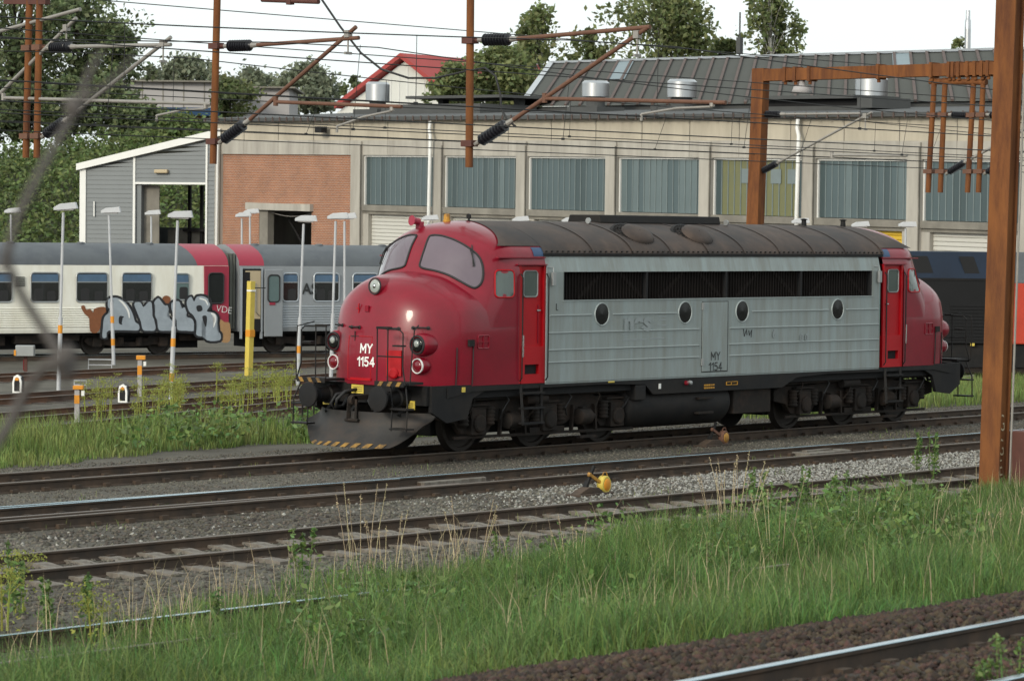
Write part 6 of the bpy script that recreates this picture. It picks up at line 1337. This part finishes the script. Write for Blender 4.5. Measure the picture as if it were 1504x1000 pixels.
# grass
def blades(X, Y, Z, Hh, W, rng, lean=.35):
    n = len(X); a = rng.uniform(0, 6.283, n); l = rng.uniform(.05, 1, n)*lean*Hh; dx, dy = np.cos(a)*l, np.sin(a)*l; b = rng.uniform(0, 6.283, n); wx, wy = np.cos(b)*W/2, np.sin(b)*W/2
    P = np.stack([X, Y, Z], 1); m = P+np.stack([dx*.35, dy*.35, Hh*.58], 1); t = P+np.stack([dx, dy, Hh*(1-.25*l/np.maximum(Hh, .01))], 1); w = np.stack([wx, wy, 0*wx], 1)
    V = np.stack([P-w, P+w, m-w*.8, m+w*.8, t], 1).reshape(-1, 3); k = 5*np.arange(n)[:, None]
    F = np.concatenate([k+np.array([[0, 1, 3]]), k+np.array([[0, 3, 2]]), k+np.array([[2, 3, 4]])], 0); return V, F
def lumpf(X, Y, s, ph): return .5+.25*np.sin(X*s+ph+1.7*np.sin(Y*s*.7))+.25*np.sin(Y*s*1.3-X*s*.45+ph*2)
def edge_y(X): return np.interp(X, [-40, -22, -19, -16, -12, -9, -4, 0, 6, 12, 30], [-15.9, -15.75, -15.45, -13.95, -13.2, -12.5, -12.1, -11.9, -11.5, -11.4, -11.4])
rng = np.random.default_rng(21); n = 560000
GZ = lambda Y: np.interp(Y, [-26, -25.2, -23.6, -21, -19, -17.0, 4], [1.03, 1.03, .72, .25, -.03, -.17, -.17])
X = rng.uniform(-34, 26, n); Y = rng.uniform(-24.3, -11.0, n); HF = np.ones(n)*.8
nt = 8000; tx = rng.uniform(-34, 26, nt); ty = rng.uniform(-24.3, -11.0, nt); th = np.clip(rng.lognormal(0, .32, nt), .4, 1.45); ti = rng.integers(0, nt, int(n*.62)); sg = .07+.07*th[ti]
X[:len(ti)] = tx[ti]+rng.normal(size=len(ti))*sg; Y[:len(ti)] = ty[ti]+rng.normal(size=len(ti))*sg; HF[:len(ti)] = th[ti]
ey = edge_y(X)+(lumpf(X, Y, 1.9, 1)-.5)*1.0; d_in = ey-Y
lo = -23.65+.25*np.sin(X*1.9)+.2*np.sin(X*.7)+rng.uniform(-.2, .2, n); keep = (d_in > rng.uniform(-.5, .7, n)) & (Y > lo) & view_mask(X, Y, GZ(Y)+.15, 70); X, Y, d_in, lo, HF = X[keep], Y[keep], d_in[keep], lo[keep], HF[keep]; n = len(X)
Hh = (.19+.40*lumpf(X, Y, 1.1, 3)*np.clip(.5+d_in/2.0, .35, 1.1))*HF*rng.uniform(.55, 1.2, n)*np.interp(Y-lo, [0, 1.2, 4], [.55, .85, 1.0]); Z = GZ(Y)-.01
V, F = blades(X, Y, Z, Hh, rng.uniform(.005, .013, n), rng, .95); o = stuff(npmesh('grass', V, F, 'grass_green')); o['label'] = 'tall green grass in the foreground'; o['category'] = 'grass'
g = MB(); gx = np.linspace(-40, 27, 46); g.grid([[(x, y if y < -13 else min(edge_y(x)-.2, -12), gz(0, y if y < -13 else -14)+.005) for x in gx] for y in (-12, -17, -19, -21, -23.7)]); struct(g.build('verge_soil', 'soil'))
n = 10000; X = rng.uniform(-30, 24, n); Y = rng.uniform(-23.4, -11.2, n); k = (edge_y(X)-Y > -.9) & (rng.random(n) < .18+.82*lumpf(X, Y, .8, 5)**3) & view_mask(X, Y, np.full(n, .1)); X, Y = X[k], Y[k]; n = len(X)
V, F = blades(X, Y, GZ(Y)-.01, rng.uniform(.35, .85, n), rng.uniform(.005, .010, n), rng, .45); o = stuff(npmesh('dry_grass', V, F, 'grass_dry')); o['label'] = 'dry straw coloured stalks among the green grass'; o['category'] = 'grass'
# far verge left of the locomotive and strip behind it
n = 60000; X = rng.uniform(-14, 8, n); Y = rng.uniform(1.9, 11, n); top_ = np.interp(X, [-14, -5, 0, 3, 6], [9.5, 8.0, 7.0, 6.2, 5.0]); bot = np.interp(X, [-14, -8, -4, 0, 4], [2.0, 2.3, 3.4, 4.4, 4.0])+(lumpf(X, Y, 2.2, 2)-.5)*.8
k = (Y > bot) & (Y < top_) & view_mask(X, Y, np.full(n, 0.)); X, Y = X[k], Y[k]; n = len(X); Z = np.array([gz(0, y) for y in Y])
V, F = blades(X, Y, Z, (.14+.52*np.clip((Y-np.interp(X, [-14, -8, -4, 0, 4], [2.0, 2.3, 3.4, 4.4, 4.0]))/2, 0, 1))*rng.uniform(.6, 1.3, n), rng.uniform(.012, .022, n), rng, .5); o = stuff(npmesh('grass', V, F, 'grass_far')); o['label'] = 'bright green grass along the siding left of the locomotive'; o['category'] = 'grass'
n = 30000; X = rng.uniform(17, 46, n); Y = rng.uniform(3.2, 10.5, n); k = view_mask(X, Y, np.full(n, 0.)); X, Y = X[k], Y[k]; n = len(X); Z = np.array([gz(0, y) for y in Y])
V, F = blades(X, Y, Z, rng.uniform(.15, .55, n), rng.uniform(.014, .025, n), rng, .5); o = stuff(npmesh('grass', V, F, 'grass_far')); o['label'] = 'green grass strip behind the rear of the locomotive'; o['category'] = 'grass'
# sparse tufts on the gravel
n = 9000; X = rng.uniform(-26, 22, n); Y = rng.uniform(-11, 2.5, n); k = (lumpf(X, Y, 1.7, 9)*lumpf(X*1.3, Y, .6, 4) > .52) & view_mask(X, Y, np.full(n, 0.)); X, Y = X[k], Y[k]; n = len(X)
V, F = blades(X, Y, np.full(n, -.17), rng.uniform(.04, .16, n), rng.uniform(.007, .013, n), rng, .7); o = stuff(npmesh('grass', V, F, 'grass_far')); o['label'] = 'short sparse weeds on the gravel between rails'; o['category'] = 'grass'
# single weeds
def weed(label, B, h, seed, kind, name, group=None, ls=1.0):
    rng = np.random.default_rng(seed); t = thing(name, label, 'plant', B, rng.uniform(0, 6), group)
    m = MB(); L = []; S = []
    ns = {'stalk': 1, 'umbel': 2, 'broad': 6, 'leafy': 3, 'straw': 6}[kind]; F_ = []
    for s in range(ns):
        a = rng.uniform(0, 6.28); ln = h*({'broad': .45, 'straw': .22}.get(kind, .10))*rng.uniform(.3, 1); hh = h*rng.uniform(.72, 1); b = np.array([math.cos(a)*.05*ns*.5, math.sin(a)*.05*ns*.5, -.02]); e = b+np.array([math.cos(a)*ln, math.sin(a)*ln, hh]); mid = (b+e)/2+np.array([0, 0, hh*.08])
        m.tube([b, mid, e], .006, 4, ([.005, .004, .002] if kind == 'straw' else [.008, .006, .003]) if kind != 'umbel' else [.014, .010, .006])
        if kind in ('stalk', 'straw'):
            for k in range(12): u = rng.uniform(.84, 1.0); L.append(b+(e-b)*u+rng.normal(size=3)*.006); S.append(.026)
        elif kind == 'leafy':
            for k in range(46): u = rng.uniform(.15, 1); L.append(b+(e-b)*u+rng.normal(size=3)*.05*(1.2-u)); S.append(rng.uniform(.05, .11))
        elif kind == 'broad':
            for k in range(16): u = rng.uniform(.2, 1); L.append(b+(e-b)*u+rng.normal(size=3)*np.array([.11, .11, .06])); S.append(rng.uniform(.10, .24))
        else:
            for k in range(6):
                u = rng.uniform(.5, 1.0); c = b+(e-b)*u; an = rng.uniform(0, 6.28); c2 = c+np.array([math.cos(an)*.16, math.sin(an)*.16, .16])*rng.uniform(.5, 1.2); m.tube([c, c2], .004, 3)
                for q in range(26): L.append(c2+rng.normal(size=3)*np.array([.055, .055, .016])); F_.append(1); S.append(.032)
            for k in range(26): u = rng.uniform(.05, .8); L.append(b+(e-b)*u+rng.normal(size=3)*.11); S.append(rng.uniform(.03, .07))
    m.build('stem', 'grass_dry' if kind in ('stalk', 'straw') else ('leaf_yellow' if kind == 'umbel' else 'leaf_broad'), t)
    C = np.array(L); S = np.array(S)*ls; V, F = leaf_quads(C, S, rng, .3, .55 if kind != 'stalk' else .35); npmesh('leaves', V, F, {'stalk': 'grass_dry', 'straw': 'grass_dry', 'umbel': 'leaf_yellow', 'broad': 'leaf_broad', 'leafy': 'leaf_broad'}[kind], t)
    return t
for i in range(44):
    px = rng.uniform(120, 440); py = 630-(px-120)*.085+rng.uniform(-22, 10); B = onG(px, py)
    if abs(px-180) < 16: continue
    weed('yellow green feathery weed growing before the far yard tracks', B, rng.uniform(.6, 1.15), 1000+i, 'umbel', 'feathery_weed', 'feathery weeds before the yard tracks')
for i in range(26):
    px = rng.uniform(190, 505); py = 664-(px-190)*.085+rng.uniform(-22, 8); B = onG(px, py); weed('broad leaved green weed beside the siding left of the plough', B, rng.uniform(.35, .75), 200+i, 'broad', 'broad_leaved_weed', 'broad leaved weeds by the siding', .72)
for i, (px, py, h) in enumerate(((1070, 800, 1.35), (1085, 800, 1.3), (1062, 805, 1.2), (1140, 830, 1.3), (565, 860, .95), (530, 850, 1.2), (690, 840, 1.0), (850, 860, .9), (1475, 830, .8))): weed('tall straw coloured dry grass clump rising above the green grass', onG(px, py), h, 300+i, 'straw', 'dry_grass_clump', 'straw clumps in the foreground grass')
for i, (px, py, h) in enumerate(((1110, 745, .7), (1175, 760, .85), (1228, 765, .9), (1365, 705, .95), (1340, 690, .8), (1300, 780, .6), (1420, 770, .6), (445, 845, .7), (20, 905, .85), (70, 930, .6), (140, 915, .6), (985, 820, .6), (1190, 820, .6), (1255, 800, .6), (910, 870, .55), (1380, 760, .55), (600, 900, .5), (330, 935, .6))): weed('leafy green weed standing above the foreground grass', onG(px, py), h, 400+i, 'leafy', 'leafy_weed', 'leafy weeds in the foreground')
for i, (px, py) in enumerate(((30, 900), (5, 925), (140, 960))): weed('yellow topped weed at the front edge of the grass', onG(px, py), .7 if i < 3 else .5, 500+i, 'umbel', 'feathery_weed', 'yellow topped weeds at the front')
for i in range(44):
    px = rng.uniform(330, 1440); yt = np.interp(px, [330, 600, 1000, 1440], [935, 850, 775, 725]); py = rng.uniform(yt, min(985, yt+140)); weed('low broad leaved weed among the foreground grass', onG(px, py), rng.uniform(.3, .55), 700+i, 'broad' if i % 3 else 'leafy', 'verge_weed', 'low weeds among the foreground grass', .55)
for i in range(38):
    px = rng.uniform(1010, 1440); yt = 735+(1440-px)*.10; py = rng.uniform(yt, yt+95); weed('dark nettle like weed in the bushy patch of verge', onG(px, py), rng.uniform(.4, .75), 900+i, 'leafy' if i % 2 else 'broad', 'nettle', 'nettles in the bushy patch of verge', .6)
weed('pale green weed beside the bright main line rail', onG(1482, 1008), .45, 801, 'leafy', 'leafy_weed', None, .55); weed('second pale green weed close to the bright main line rail', onG(1456, 1006), .22, 802, 'leafy', 'leafy_weed', None, .5)
# bare twigs close to the camera, out of focus
tw = thing('bare_twig', 'blurred bare grey twig hanging close before the left tracks', 'twig', at(30, 640, 4.2)); O = at(30, 640, 4.2); T = Matrix.Translation(-O); m = MB()
def br(pp, r0, r1, d=4.2):
    pts = [at(x, y, d+.05*math.sin(i)) for i, (x, y) in enumerate(pp)]; m.tube(pts, r0, 6, [r0+(r1-r0)*i/(len(pts)-1) for i in range(len(pts))])
br([(-10, 660), (15, 620), (40, 570), (70, 535), (92, 530)], .008, .007); br([(92, 530), (75, 500), (55, 470), (30, 430), (8, 380), (25, 320), (60, 250), (95, 190), (118, 150)], .007, .0055); br([(118, 150), (130, 110), (150, 75)], .006, .003); br([(118, 150), (165, 120), (200, 80)], .005, .002); br([(92, 530), (130, 535), (160, 530)], .004, .001); br([(10, 390), (-15, 400)], .004, .003); br([(92, 530), (98, 580), (110, 600)], .004, .001)
m.build('twig_stem', 'twig', tw, T, smooth=True)
for x, y, s in ((90, 540, .012), (112, 160, .010), (12, 380, .008), (100, 520, .014), (108, 158, .016), (96, 540, .018)): q = at(x, y, 4.2); m = MB(); m.lathe([(-s, .002), (-s*.4, s*.8), (s*.4, s*.8), (s, .002)], q, (0, .3, 1), 8); m.build('bud', 'twig', tw, T, smooth=True)
